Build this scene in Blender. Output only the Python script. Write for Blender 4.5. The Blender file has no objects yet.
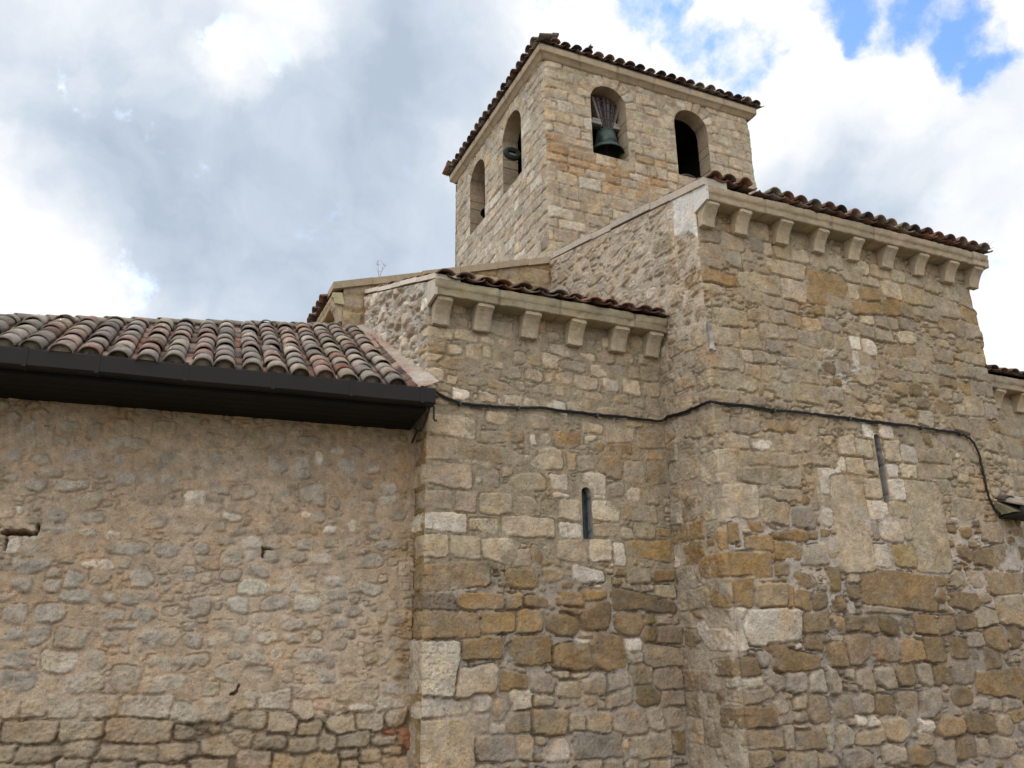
import bpy, bmesh, math, random
import numpy as np
from mathutils import Vector, Matrix

# ------------------------------------------------------------------ camera, sky, sun, exposure
SC = bpy.context.scene
COL = SC.collection
R = math.radians
CAM_Z = 1.6
F_PX, PITCH, ROLL, YAW = 850.0, R(18.733), R(-0.8957), R(24.298)
cy, sy = math.cos(YAW), math.sin(YAW)
fw = Vector((sy*math.cos(PITCH), cy*math.cos(PITCH), math.sin(PITCH)))
r0 = Vector((cy, -sy, 0)); u0 = r0.cross(fw)
rt = r0*math.cos(ROLL) + u0*math.sin(ROLL)
up = -r0*math.sin(ROLL) + u0*math.cos(ROLL)
cam = bpy.data.cameras.new('camera')
cam.sensor_width = 36.0; cam.lens = F_PX/1024*36.0; cam.clip_end = 3000; cam.clip_start = .05
camo = bpy.data.objects.new('camera', cam); COL.objects.link(camo)
camo.matrix_world = Matrix(((rt.x, up.x, -fw.x, 0), (rt.y, up.y, -fw.y, 0), (rt.z, up.z, -fw.z, CAM_Z), (0, 0, 0, 1)))
SC.camera = camo

def view_dir(px, py):
    return (fw + rt*((px-512)/F_PX) - up*((py-384)/F_PX)).normalized()

SUN_AZ, SUN_EL = R(-14), R(33)      # azimuth from +Y towards +X
EXPOSURE = 0.28
SKY_STRENGTH = 0.1
world = bpy.data.worlds.new('World'); SC.world = world; world.use_nodes = True

def build_sky():
    nt = world.node_tree; N = nt.nodes; L = nt.links; N.clear()
    out = N.new('ShaderNodeOutputWorld'); bg = N.new('ShaderNodeBackground')
    bg.inputs['Strength'].default_value = SKY_STRENGTH
    L.new(bg.outputs[0], out.inputs[0])
    tc = N.new('ShaderNodeTexCoord')
    sky = N.new('ShaderNodeTexSky'); sky.sky_type = 'NISHITA'; sky.sun_disc = False
    sky.sun_elevation = SUN_EL; sky.sun_rotation = SUN_AZ
    sky.air_density = 1.0; sky.dust_density = .6; sky.ozone_density = 2.0
    def mth(op, a, b=None, c=None, clamp=False):
        n = N.new('ShaderNodeMath'); n.operation = op; n.use_clamp = clamp
        for i, x in enumerate((a, b, c)):
            if x is None: continue
            if isinstance(x, (int, float)): n.inputs[i].default_value = x
            else: L.new(x, n.inputs[i])
        return n.outputs[0]
    def noise(vec, scale, detail, rough, dist=0.0):
        n = N.new('ShaderNodeTexNoise'); n.inputs['Scale'].default_value = scale
        n.inputs['Detail'].default_value = detail; n.inputs['Roughness'].default_value = rough
        n.inputs['Distortion'].default_value = dist
        L.new(vec, n.inputs['Vector']); return n
    def vadd(a, b, s):
        sub = N.new('ShaderNodeVectorMath'); sub.operation = 'SUBTRACT'; L.new(b, sub.inputs[0]); sub.inputs[1].default_value = (.5, .5, .5)
        sc = N.new('ShaderNodeVectorMath'); sc.operation = 'SCALE'; L.new(sub.outputs[0], sc.inputs[0]); sc.inputs['Scale'].default_value = s
        ad = N.new('ShaderNodeVectorMath'); ad.operation = 'ADD'; L.new(a, ad.inputs[0]); L.new(sc.outputs[0], ad.inputs[1])
        nm = N.new('ShaderNodeVectorMath'); nm.operation = 'NORMALIZE'; L.new(ad.outputs[0], nm.inputs[0])
        return nm.outputs[0]
    d = tc.outputs['Generated']
    n_a = noise(d, 3.0, 3, .5)
    n_b = noise(d, 11.0, 6, .6)
    dw = vadd(vadd(d, n_a.outputs['Color'], .06), n_b.outputs['Color'], .11)
    dsoft = vadd(vadd(d, n_a.outputs['Color'], .20), n_b.outputs['Color'], .07)
    dmid = vadd(vadd(d, n_a.outputs['Color'], .08), n_b.outputs['Color'], .10)
    def blob(vec, px, py, r_in, r_out, w=1.0, dirv=None):
        c = dirv or view_dir(px, py)
        dp = N.new('ShaderNodeVectorMath'); dp.operation = 'DOT_PRODUCT'
        L.new(vec, dp.inputs[0]); dp.inputs[1].default_value = tuple(c)
        mr = N.new('ShaderNodeMapRange'); mr.interpolation_type = 'SMOOTHSTEP'
        L.new(dp.outputs['Value'], mr.inputs['Value'])
        mr.inputs['From Min'].default_value = math.cos(R(r_out)); mr.inputs['From Max'].default_value = math.cos(R(r_in))
        mr.inputs['To Min'].default_value = 0; mr.inputs['To Max'].default_value = w
        return mr.outputs[0]
    def total(lst):
        s = lst[0]
        for x in lst[1:]: s = mth('ADD', s, x)
        return s
    # bright, sunlit cloud
    soft = total([blob(dsoft, *b) for b in SOFT])
    white = total([blob(dmid, *b) for b in WHITE])
    n_c = noise(dsoft, 4.2, 9, .58)
    fine = mth('MULTIPLY', mth('SUBTRACT', n_c.outputs['Fac'], .5), 2.0)
    bright = mth('ADD', mth('ADD', mth('ADD', soft, white), fine), .27, clamp=True)
    blue = total([blob(dw, *b) for b in BLUE])
    n_d = noise(d, 14.0, 6, .62)
    blue = mth('ADD', blue, mth('MULTIPLY', mth('SUBTRACT', n_d.outputs['Fac'], .5), 2.2))
    mr = N.new('ShaderNodeMapRange'); mr.interpolation_type = 'SMOOTHSTEP'; L.new(blue, mr.inputs['Value'])
    mr.inputs['From Min'].default_value = .22; mr.inputs['From Max'].default_value = 1.05
    # added fill glow behind and above the viewer, unseen, to light the walls
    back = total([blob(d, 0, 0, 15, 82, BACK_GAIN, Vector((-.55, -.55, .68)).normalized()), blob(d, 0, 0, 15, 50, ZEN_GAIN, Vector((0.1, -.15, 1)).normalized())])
    cm = N.new('ShaderNodeValToRGB'); L.new(bright, cm.inputs[0])
    el = cm.color_ramp.elements; el[0].position = 0; el[0].color = DARK_CLOUD; el[1].position = .92; el[1].color = WHITE_CLOUD
    q = el.new(.30); q.color = GREY_CLOUD
    cs = N.new('ShaderNodeVectorMath'); cs.operation = 'SCALE'; L.new(cm.outputs['Color'], cs.inputs[0]); cs.inputs['Scale'].default_value = 10
    bv = N.new('ShaderNodeVectorMath'); bv.operation = 'SCALE'; bv.inputs[0].default_value = BACK_FILL; L.new(back, bv.inputs['Scale'])
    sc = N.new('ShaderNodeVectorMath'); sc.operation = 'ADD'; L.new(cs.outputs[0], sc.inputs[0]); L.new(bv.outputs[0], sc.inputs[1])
    bs = N.new('ShaderNodeVectorMath'); bs.operation = 'MULTIPLY'; L.new(sky.outputs[0], bs.inputs[0]); bs.inputs[1].default_value = BLUE_GAIN
    fm = N.new('ShaderNodeMix'); fm.data_type = 'RGBA'; L.new(mr.outputs[0], fm.inputs['Factor'])
    L.new(sc.outputs[0], fm.inputs['A']); L.new(bs.outputs[0], fm.inputs['B'])
    L.new(fm.outputs['Result'], bg.inputs['Color'])

DARK_CLOUD = (.40, .475, .575, 1); GREY_CLOUD = (.52, .59, .68, 1); WHITE_CLOUD = (.88, .885, .90, 1)
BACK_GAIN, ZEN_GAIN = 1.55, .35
BACK_FILL = (7.9, 7.6, 7.15)  # warm tint of the added fill behind the viewer
BLUE_GAIN = (1.9, 2.2, 2.6)
SOFT = [(-70, 320, 1, 14, .9), (275, 35, .5, 9, .28), (760, 60, 8, 24, .25), (930, 120, 4, 14, .15), (560, 40, 2, 9, .2), (1010, 300, 2, 8, .4), (870, 215, 2, 10, -.35), (640, 330, 5, 14, -.15), (200, 230, 6, 20, -.10), (70, 80, 3, 16, .06)]
WHITE = [(-30, 320, 1, 10, .4), (290, 18, .2, 4, .4), (245, 72, .2, 2.8, .3), (800, 80, 3, 11, .28), (940, 130, 2, 6, .25), (700, 120, 3, 8, .2), (600, 25, 2, 6, .3), (1010, 300, 1, 5, .4), (1018, 15, .4, 2.6, .5)]
BLUE = [(645, 6, .3, 3.2, .75), (690, 46, .2, 2.6, .62), (742, 60, .2, 2.6, .62), (868, -4, .5, 3.8, .66), (930, 16, .4, 3.2, .62), (968, 52, .3, 2.8, .58), (990, 85, .2, 2.2, .55), (240, 47, .1, 1.6, .7), (281, 57, .1, 1.6, .7), (830, -2, .4, 3.0, .6), (565, 0, .2, 2.4, .5), (1000, 215, .5, 5, .15)]
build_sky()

sun = bpy.data.lights.new('sun', 'SUN'); sun.energy = .7; sun.angle = R(14); sun.color = (1, .95, .87)
suno = bpy.data.objects.new('sun', sun); COL.objects.link(suno)
sd = Vector((math.sin(SUN_AZ)*math.cos(SUN_EL), math.cos(SUN_AZ)*math.cos(SUN_EL), math.sin(SUN_EL)))
suno.rotation_euler = sd.to_track_quat('Z', 'Y').to_euler(); suno.location = (-8, 20, 30)
SC.view_settings.view_transform = 'Standard'; SC.view_settings.look = 'None'
SC.view_settings.gamma = 1; SC.view_settings.exposure = EXPOSURE; SC.view_settings.use_curve_mapping = False

# ------------------------------------------------------------------ helpers
def thing(name, label, cat, loc=(0, 0, 0), group=None):
    o = bpy.data.objects.new(name, None); COL.objects.link(o); o.location = loc
    o.empty_display_size = .3
    o['label'] = label; o['category'] = cat
    if group: o['group'] = group
    return o

def tag(o, label, cat, group=None):
    o['label'] = label; o['category'] = cat
    if group: o['group'] = group
    return o

def base(parent):
    v = np.zeros(3)
    while parent is not None:
        v += np.array(parent.location); parent = parent.parent
    return v

def mk(name, V, F, mat, parent=None, cols=None, smooth=True, loc=None):
    """one mesh object from world-space vertices"""
    V = np.asarray(V, float).reshape(-1, 3)
    off = base(parent)
    if loc is not None: off = off + np.array(loc)
    me = bpy.data.meshes.new(name)
    if isinstance(F, np.ndarray):
        k = F.shape[1]; nf = len(F)
        me.vertices.add(len(V)); me.vertices.foreach_set('co', (V-off).astype(np.float32).ravel())
        me.loops.add(nf*k); me.loops.foreach_set('vertex_index', F.astype(np.int32).ravel())
        me.polygons.add(nf); me.polygons.foreach_set('loop_start', np.arange(0, nf*k, k, dtype=np.int32))
        me.polygons.foreach_set('loop_total', np.full(nf, k, np.int32))
        me.update(calc_edges=True); me.validate()
    else:
        me.from_pydata((V-off).tolist(), [], [list(f) for f in F]); me.update()
    if cols is not None:
        ca = me.color_attributes.new('Col', 'FLOAT_COLOR', 'POINT')
        c4 = np.ones((len(V), 4), np.float32); c4[:, :3] = cols
        ca.data.foreach_set('color', c4.ravel())
    me.polygons.foreach_set('use_smooth', np.full(len(me.polygons), bool(smooth)))
    me.materials.append(mat)
    o = bpy.data.objects.new(name, me); COL.objects.link(o)
    if parent is not None: o.parent = parent
    if loc is not None: o.location = loc
    return o

class MB:
    """collects shapes for one mesh"""
    def __init__(s): s.V = []; s.F = []; s.C = []
    def add(s, V, F, c=(1, 1, 1)):
        n = sum(len(v) for v in s.V)
        V = np.asarray(V, float).reshape(-1, 3); s.V.append(V)
        s.F += [[i+n for i in f] for f in F]
        s.C.append(np.tile(np.array(c, float)[:3], (len(V), 1)))
    def box(s, lo, hi, c=(1, 1, 1), M=None, bev=0.0):
        bm = bmesh.new(); bmesh.ops.create_cube(bm, size=1)
        lo = Vector(lo); hi = Vector(hi); ce = (lo+hi)/2; sz = hi-lo
        for v in bm.verts: v.co = Vector((v.co.x*sz.x, v.co.y*sz.y, v.co.z*sz.z))
        if bev: bmesh.ops.bevel(bm, geom=bm.edges[:], offset=bev, segments=2, affect='EDGES', profile=.7)
        for v in bm.verts:
            v.co = v.co + ce
            if M is not None: v.co = M @ v.co
        bm.verts.index_update()
        s.add([v.co[:] for v in bm.verts], [[v.index for v in f.verts] for f in bm.faces], c); bm.free()
    def tube(s, pts, r, c=(1, 1, 1), seg=8, closed=False):
        P = [np.array(p, float) for p in pts]; n = len(P)
        rr = r if hasattr(r, '__len__') else [r]*n
        T = []
        for i in range(n):
            a = P[(i-1) % n] if (closed or i > 0) else P[0]; b = P[(i+1) % n] if (closed or i < n-1) else P[-1]
            t = b-a; T.append(t/(np.linalg.norm(t)+1e-9))
        ref = np.array([0, 0, 1.]) if abs(T[0][2]) < .9 else np.array([1., 0, 0])
        x = np.cross(T[0], ref); x /= np.linalg.norm(x)
        V = []
        for i in range(n):
            x = x - T[i]*(x@T[i]); x /= np.linalg.norm(x)+1e-9; y = np.cross(T[i], x)
            for k in range(seg):
                a = 2*math.pi*k/seg
                V.append(P[i] + rr[i]*(math.cos(a)*x + math.sin(a)*y))
        Fc = []
        for i in range(n if closed else n-1):
            j = (i+1) % n
            for k in range(seg):
                k2 = (k+1) % seg
                Fc.append([i*seg+k, i*seg+k2, j*seg+k2, j*seg+k])
        if not closed:
            Fc.append(list(range(seg))[::-1]); Fc.append([(n-1)*seg+k for k in range(seg)])
        s.add(V, Fc, c)
    def lathe(s, prof, ctr, c=(1, 1, 1), seg=28, M=None):
        V = []; Fc = []
        for (r, z) in prof:
            for k in range(seg):
                a = 2*math.pi*k/seg; V.append((r*math.cos(a), r*math.sin(a), z))
        for i in range(len(prof)-1):
            for k in range(seg):
                k2 = (k+1) % seg
                Fc.append([i*seg+k, i*seg+k2, (i+1)*seg+k2, (i+1)*seg+k])
        V = [Vector(v) for v in V]
        if M is not None: V = [M @ v for v in V]
        s.add([(Vector(ctr)+v)[:] for v in V], Fc, c)
    def build(s, name, mat, parent=None, smooth=False, loc=None):
        return mk(name, np.concatenate(s.V), s.F, mat, parent, np.concatenate(s.C), smooth, loc)

# ------------------------------------------------------------------ numpy noise
_T = {}
def vn(x, y, seed):
    if seed not in _T: _T[seed] = np.random.default_rng(seed).random((256, 256))
    T = _T[seed]
    xi = np.floor(x).astype(int); yi = np.floor(y).astype(int)
    fx = x-xi; fy = y-yi; fx = fx*fx*(3-2*fx); fy = fy*fy*(3-2*fy)
    a = T[xi & 255, yi & 255]; b = T[(xi+1) & 255, yi & 255]; c = T[xi & 255, (yi+1) & 255]; e = T[(xi+1) & 255, (yi+1) & 255]
    return (a*(1-fx)+b*fx)*(1-fy)+(c*(1-fx)+e*fx)*fy
def fbm(x, y, f, octv, seed, gain=.5):
    s = np.zeros(np.broadcast(x, y).shape); a = 1; tot = 0
    for o in range(octv):
        s = s+a*(vn(x*f+17.3*o, y*f+9.1*o, seed+o)*2-1); tot += a; a *= gain; f *= 2.03
    return s/tot
def sstep(a, b, x):
    t = np.clip((x-a)/(b-a), 0, 1); return t*t*(3-2*t)

# ------------------------------------------------------------------ materials
def new_mat(name):
    m = bpy.data.materials.new(name); m.use_nodes = True
    nt = m.node_tree; b = nt.nodes['Principled BSDF']
    return m, nt, b
def stone_mat(name, amp=.38, bump=.95, rough=.92, pits=.5, scale=1.0, sat_var=.5, tint=(1.25, .95, .6)):
    m, nt, b = new_mat(name); N = nt.nodes; L = nt.links
    b.inputs['Roughness'].default_value = rough; b.inputs['Specular IOR Level'].default_value = .25
    at = N.new('ShaderNodeAttribute'); at.attribute_name = 'Col'
    tc = N.new('ShaderNodeTexCoord')
    def noise(s, d, r):
        n = N.new('ShaderNodeTexNoise'); n.inputs['Scale'].default_value = s*scale; n.inputs['Detail'].default_value = d
        n.inputs['Roughness'].default_value = r; L.new(tc.outputs['Object'], n.inputs['Vector']); return n.outputs['Fac']
    n1 = noise(9, 8, .68); n2 = noise(70, 5, .7); n3 = noise(28, 4, .6); n4 = noise(2.3, 4, .6)
    def rng(v, a, bb, lo, hi):
        r = N.new('ShaderNodeMapRange'); L.new(v, r.inputs['Value']); r.inputs['From Min'].default_value = a; r.inputs['From Max'].default_value = bb
        r.inputs['To Min'].default_value = lo; r.inputs['To Max'].default_value = hi; return r.outputs[0]
    def mul(a, c):
        n = N.new('ShaderNodeMath'); n.operation = 'MULTIPLY'; L.new(a, n.inputs[0]); L.new(c, n.inputs[1]); return n.outputs[0]
    k = mul(rng(n1, .25, .75, 1-amp, 1+amp), rng(n2, .3, .7, 1-amp*.7, 1+amp*.7))
    pv = rng(n3, .30, .38, 1-pits, 1.0)
    k = mul(k, pv)
    sc = N.new('ShaderNodeVectorMath'); sc.operation = 'SCALE'; L.new(at.outputs['Color'], sc.inputs[0]); L.new(k, sc.inputs['Scale'])
    tn = N.new('ShaderNodeVectorMath'); tn.operation = 'MULTIPLY'; L.new(sc.outputs[0], tn.inputs[0]); tn.inputs[1].default_value = tint
    mx = N.new('ShaderNodeMix'); mx.data_type = 'RGBA'; L.new(rng(n4, .5, .78, 0, sat_var), mx.inputs['Factor'])
    L.new(sc.outputs[0], mx.inputs['A']); L.new(tn.outputs[0], mx.inputs['B'])
    L.new(mx.outputs['Result'], b.inputs['Base Color'])
    ad = N.new('ShaderNodeMath'); ad.operation = 'MULTIPLY_ADD'; L.new(n1, ad.inputs[0]); ad.inputs[1].default_value = 1.6; L.new(n2, ad.inputs[2])
    a2 = N.new('ShaderNodeMath'); a2.operation = 'MULTIPLY_ADD'; L.new(n3, a2.inputs[0]); a2.inputs[1].default_value = 1.0; L.new(ad.outputs[0], a2.inputs[2])
    bp = N.new('ShaderNodeBump'); bp.inputs['Strength'].default_value = bump; bp.inputs['Distance'].default_value = .012
    L.new(a2.outputs[0], bp.inputs['Height']); L.new(bp.outputs[0], b.inputs['Normal'])
    return m
M_STONE = stone_mat('stone masonry')
M_ROUGH = stone_mat('rough limestone', amp=.34, bump=.8, pits=.55)
M_TRIM = stone_mat('dressed limestone', amp=.2, bump=.35, pits=.35, sat_var=.35)
M_TILE = stone_mat('weathered roof tile', amp=.34, bump=.5, rough=.9, pits=.3, scale=1.6, sat_var=.5, tint=(1.12, 1.0, .8))
M_GROUND = stone_mat('dry earth', amp=.3, bump=.5, scale=.5)
M_WOODDK = stone_mat('dark stained wood', amp=.3, bump=.3, pits=.2, rough=.75)
M_WOODGR = stone_mat('grey weathered oak', amp=.35, bump=.5, pits=.3, rough=.85)
M_IRON = stone_mat('old iron', amp=.3, bump=.3, rough=.6)
M_TWIG = stone_mat('dry stalk', amp=.2, bump=.2)
def plain(name, col, rough=.5, metal=0.0, spec=.5, var=.15):
    m, nt, b = new_mat(name); N = nt.nodes; L = nt.links
    n = N.new('ShaderNodeTexNoise'); n.inputs['Scale'].default_value = 6; n.inputs['Detail'].default_value = 7
    tc = N.new('ShaderNodeTexCoord'); L.new(tc.outputs['Object'], n.inputs['Vector'])
    cr = N.new('ShaderNodeValToRGB'); L.new(n.outputs['Fac'], cr.inputs[0])
    cr.color_ramp.elements[0].position = .3; cr.color_ramp.elements[1].position = .72
    cr.color_ramp.elements[0].color = tuple(c*(1-var*2) for c in col)+(1,); cr.color_ramp.elements[1].color = tuple(min(1, c*(1+var)) for c in col)+(1,)
    L.new(cr.outputs[0], b.inputs['Base Color'])
    mr = N.new('ShaderNodeMapRange'); L.new(n.outputs['Fac'], mr.inputs['Value']); mr.inputs['To Min'].default_value = max(0, rough-.12); mr.inputs['To Max'].default_value = min(1, rough+.12)
    L.new(mr.outputs[0], b.inputs['Roughness']); b.inputs['Metallic'].default_value = metal; b.inputs['Specular IOR Level'].default_value = spec
    return m
M_GUTTER = plain('brown painted gutter metal', (.014, .011, .0098), .6, 0, .22)
M_CABLE = plain('black cable sheath', (.012, .011, .011), .6, 0, .25)
M_BRONZE = plain('green bronze', (.05, .076, .064), .6, .3, .4, var=.4)
M_GLASS = plain('slate blue window glass', (.035, .05, .065), .22, 0, .6, var=.4)
M_SHADE = plain('belfry shade colour', (.03, .027, .024), .95)  # belfry lining; the interior shade is put into its colour
M_ZINC = plain('weathered pale metal strip', (.40, .36, .32), .8, 0, .2, var=.4)
# ------------------------------------------------------------------ masonry
PAL = {'P': (.42, .335, .235), 'W': (.56, .49, .405), 'T': (.325, .256, .176), 'O': (.285, .19, .092), 'K': (.30, .235, .125),
       'B': (.205, .145, .082), 'G': (.295, .245, .188), 'D': (.15, .13, .115), 'R': (.30, .11, .07)}
KEYS = ['P', 'W', 'T', 'O', 'K', 'B', 'G', 'D', 'R']
def pal(code):
    c = [np.array(PAL[ch]) for ch in code if ch in PAL]
    if len(c) == 2: return c[0]*.6+c[1]*.4
    return sum(c)/len(c)

class Field:
    """a wall face as a relief grid: stones bedded in mortar, each with its own stone colour"""
    def __init__(s, us, vs, seed, warp=.012):
        s.us = np.asarray(us, float); s.vs = np.asarray(vs, float); s.seed = seed
        s.u, s.v = np.meshgrid(s.us, s.vs)
        s.uw = s.u + warp*fbm(s.u, s.v, 5, 2, seed+1)+warp*.45*fbm(s.u, s.v, 22, 2, seed+2)
        s.vw = s.v + warp*fbm(s.u, s.v, 5, 2, seed+3)+warp*.45*fbm(s.u, s.v, 22, 2, seed+4)
        sh = s.u.shape
        s.D1 = np.full(sh, -.2); s.D2 = np.full(sh, -.2); s.ID = np.full(sh, -1)
        s.st = []; s.rng = np.random.default_rng(seed)
    def stone(s, cx, cz, w, h, col, rnd=0, prot=.016, ang=0.0, sharp=False, speck=False, jit=1.0, strong=False):
        g = s.rng; a, b = w/2, h/2; m = max(a, b)*1.25+.05
        i0, i1 = np.searchsorted(s.us, (cx-m, cx+m)); j0, j1 = np.searchsorted(s.vs, (cz-m, cz+m))
        if i1-i0 < 2 or j1-j0 < 2: return
        sl = (slice(j0, j1), slice(i0, i1))
        x = s.uw[sl]-cx; y = s.vw[sl]-cz
        if ang: c_, s_ = math.cos(ang), math.sin(ang); x, y = x*c_+y*s_, -x*s_+y*c_
        k = min(w, h)*(.05 if sharp else (.07 if not rnd else .12))
        E = []
        t = (.05 if sharp else .085)*jit*(1.4 if rnd else 1)
        for ex, ey, d in ((1, 0, a), (-1, 0, a), (0, 1, b), (0, -1, b)):
            th = g.normal(0, t)*(min(1, (b/a if ex else a/b)) if True else 1)
            c_, s_ = math.cos(th), math.sin(th); nx, ny = ex*c_-ey*s_, ex*s_+ey*c_
            E.append(d*(1+g.normal(0, .03*jit))-(nx*x+ny*y))
        ncut = (g.integers(2, 5) if rnd else (g.random() < .3))
        for q in range(int(ncut)):
            sx, sy = g.choice([-1, 1]), g.choice([-1, 1]); th = math.atan2(sy*a, sx*b)+g.normal(0, .2)
            nx, ny = math.cos(th), math.sin(th)
            sup = abs(nx)*a+abs(ny)*b
            if strong: break
            E.append(sup*(g.uniform(.72, .9) if rnd else g.uniform(.84, .95))-(nx*x+ny*y))
        E = np.stack(E); mn = E.min(0)
        d = mn - k*np.log(np.exp(-(E-mn)/k).sum(0)) + k*.35
        if strong: d = d*3
        D1 = s.D1[sl]; D2 = s.D2[sl]; ID = s.ID[sl]
        bt = d > D1
        s.D2[sl] = np.where(bt, D1, np.maximum(D2, d)); s.ID[sl] = np.where(bt, len(s.st), ID); s.D1[sl] = np.where(bt, d, D1)
        col = np.array(col)*(1+g.normal(0, .075))*(1+g.normal(0, .012, 3))
        s.st.append((col, prot*(1+g.normal(0, .35)), g.normal(0, .035, 2)*(1.5 if rnd else 1), cx, cz, (.034 if rnd else .015), 1.0 if speck else 0.0))
    def traced(s, rows, prot, edge=0, soft=None):
        for (cx, cz, w, h, c1, c2, fl) in rows:
            cx, cz, w, h = cx/1000, cz/1000, w/1000, h/1000
            p = prot(cx, cz)
            if edge and cx-w/2 < edge: r_ = cx+w/2; w = r_+.02; cx = r_/2-.01
            kk = 1.06 if cz < 2.6 else 1.0
            s.stone(cx, cz, w*1.02*kk, h*1.0*kk, pal(KEYS[c1-1]+(KEYS[c2-1] if c2 else '')), rnd=1 if (soft and cz > soft) else fl == 1, prot=p*(.6 if fl == 2 else 1), sharp=fl == 2, speck=fl == 3, jit=.25 if fl == 2 else 1.0, strong=fl == 2)
    def quoins(s, rows, reach, seed):
        """corner blocks that carry round from the neighbouring face"""
        g = np.random.default_rng(seed)
        for (cx, cz, w, h, c1, c2, fl) in rows:
            if cx-w/2 > reach or h < 90: continue
            L_ = max(.26, min(.75, g.uniform(.7, 2.0)*h/1000*1.3))
            s.stone(L_/2-.01, cz/1000, L_+.02, h/1000*1.0, pal(KEYS[c1-1]+(KEYS[c2-1] if c2 else '')), prot=.012, sharp=True)
    def fill(s, sizes, colf, prot, rnd=0.5, tries=400, region=None, gap=.012):
        g = s.rng
        for (w0, w1, asp0, asp1, n) in sizes:
            for _ in range(n):
                cx = g.uniform(s.us[0], s.us[-1]); cz = g.uniform(s.vs[0], s.vs[-1])
                if region and not region(cx, cz): continue
                w = g.uniform(w0, w1); h = w*g.uniform(asp0, asp1)
                i0, i1 = np.searchsorted(s.us, (cx-w/2, cx+w/2)); j0, j1 = np.searchsorted(s.vs, (cz-h/2, cz+h/2))
                blk = s.D1[j0:j1:3, i0:i1:3]
                if blk.size == 0 or blk.max() > -gap: continue
                s.stone(cx, cz, w, h, colf(cx, cz, g), rnd=g.random() < rnd, prot=prot(cx, cz))
    def courses(s, z0, z1, hr, wr, colf, prot, skip=None, rnd=0.0, gap=.012, u0=None, u1=None):
        g = s.rng; z = z0; u0 = s.us[0] if u0 is None else u0; u1 = s.us[-1] if u1 is None else u1
        while z < z1-.05:
            h = min(g.uniform(*hr), z1-z); u = u0-g.uniform(0, .15)
            while u < u1:
                w = g.uniform(*wr)
                cx, cz = u+w/2, z+h/2
                if not (skip and skip(cx, cz, w, h)):
                    hh = h*(1 if g.random() > .15 else g.uniform(.7, .9))
                    s.stone(cx, cz-(h-hh)/2, w-gap, hh-gap, colf(cx, cz, g), rnd=g.random() < rnd, prot=prot(cx, cz), jit=.8)
                u += w
            z += h
    def solve(s, hm, mcol, relief=.03, gap=.012, rough=.004, stain=None, pits=(), crack=.036, grow=.0):
        u, v = s.u, s.v; n = len(s.st)
        C = np.array([t[0] for t in s.st]+[(0, 0, 0)]); P = np.array([t[1] for t in s.st]+[0]); TX = np.array([t[2][0] for t in s.st]+[0]); TY = np.array([t[2][1] for t in s.st]+[0])
        CX = np.array([t[3] for t in s.st]+[0]); CZ = np.array([t[4] for t in s.st]+[0]); RR = np.array([t[5] for t in s.st]+[.03]); SP = np.array([t[6] for t in s.st]+[0])
        I = s.ID
        dd = np.minimum(s.D1+grow, (s.D1-s.D2)*.5-gap*.5) + .006*fbm(u, v, 28, 3, s.seed+20)
        sd_ = s.seed
        hs = P[I] + TX[I]*(u-CX[I]) + TY[I]*(v-CZ[I]) + rough*2.2*fbm(u, v, 9, 3, sd_+11) + rough*fbm(u, v, 38, 2, sd_+12)
        hs = hs - relief*np.clip(1-dd/RR[I], 0, 3)**2
        n5 = fbm(u, v, 55, 2, sd_+13)
        hs = hs - .010*SP[I]*sstep(.25, .45, n5) - .006*sstep(.42, .6, n5)
        hs = np.where(I < 0, -.2, hs)
        hmv = hm(u, v)
        for (pu, pv, ru, rv, dep) in pits:
            q = ((s.uw+.02*fbm(u, v, 18, 3, sd_+31)-pu)/ru)**2+((s.vw+.02*fbm(u, v, 18, 3, sd_+32)-pv)/rv)**2
            k = sstep(1.25, .8, q); hmv = hmv-2.6*dep*k; hs = hs-2.6*dep*k
        m = sstep(-.003, .004, hs-hmv)
        h = np.maximum(hs, hmv)
        crk = np.exp(-((dd-.001)/.0068)**2)*sstep(-.12, .30, fbm(u, v, 4, 4, sd_+18)+.35*fbm(u, v, 25, 2, sd_+19))
        h = h-crack*crk
        h = h+s.rng.normal(0, .0012, h.shape)
        var = 1+.07*s.rng.normal(0, 1, u.shape)[..., None]*0+.20*fbm(u, v, 6, 3, sd_+14)[..., None]
        cs = C[I]*var
        # darker weather crust and ochre stain patches inside a stone
        oc = sstep(.12, .5, fbm(u, v, 4.5, 3, sd_+15))[..., None]
        cs = cs*(1-.35*oc)+cs*np.array([1.12, .88, .55])*.35*oc
        cm = mcol(u, v)*(1+.14*fbm(u, v, 7, 4, sd_+16)[..., None])
        gm = sstep(-.05, .45, fbm(u, v, 7, 4, sd_+23))[..., None]*.45
        cs = cs*(1-gm)+(cs.mean(-1, keepdims=True)*np.array((1.14, .98, .80)))*gm
        # mortar smeared thinly over stone edges
        sm = sstep(.012, -.006, dd+.012*fbm(u, v, 13, 3, sd_+17))[..., None]*.5
        cs = cs*(1-sm)+cm*sm
        col = cm*(1-m[..., None])+cs*m[..., None]
        if stain is not None: col = stain(u, v, col)
        s.h, s.col, s.m = h, np.clip(col, .01, .9), m
        return s

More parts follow.
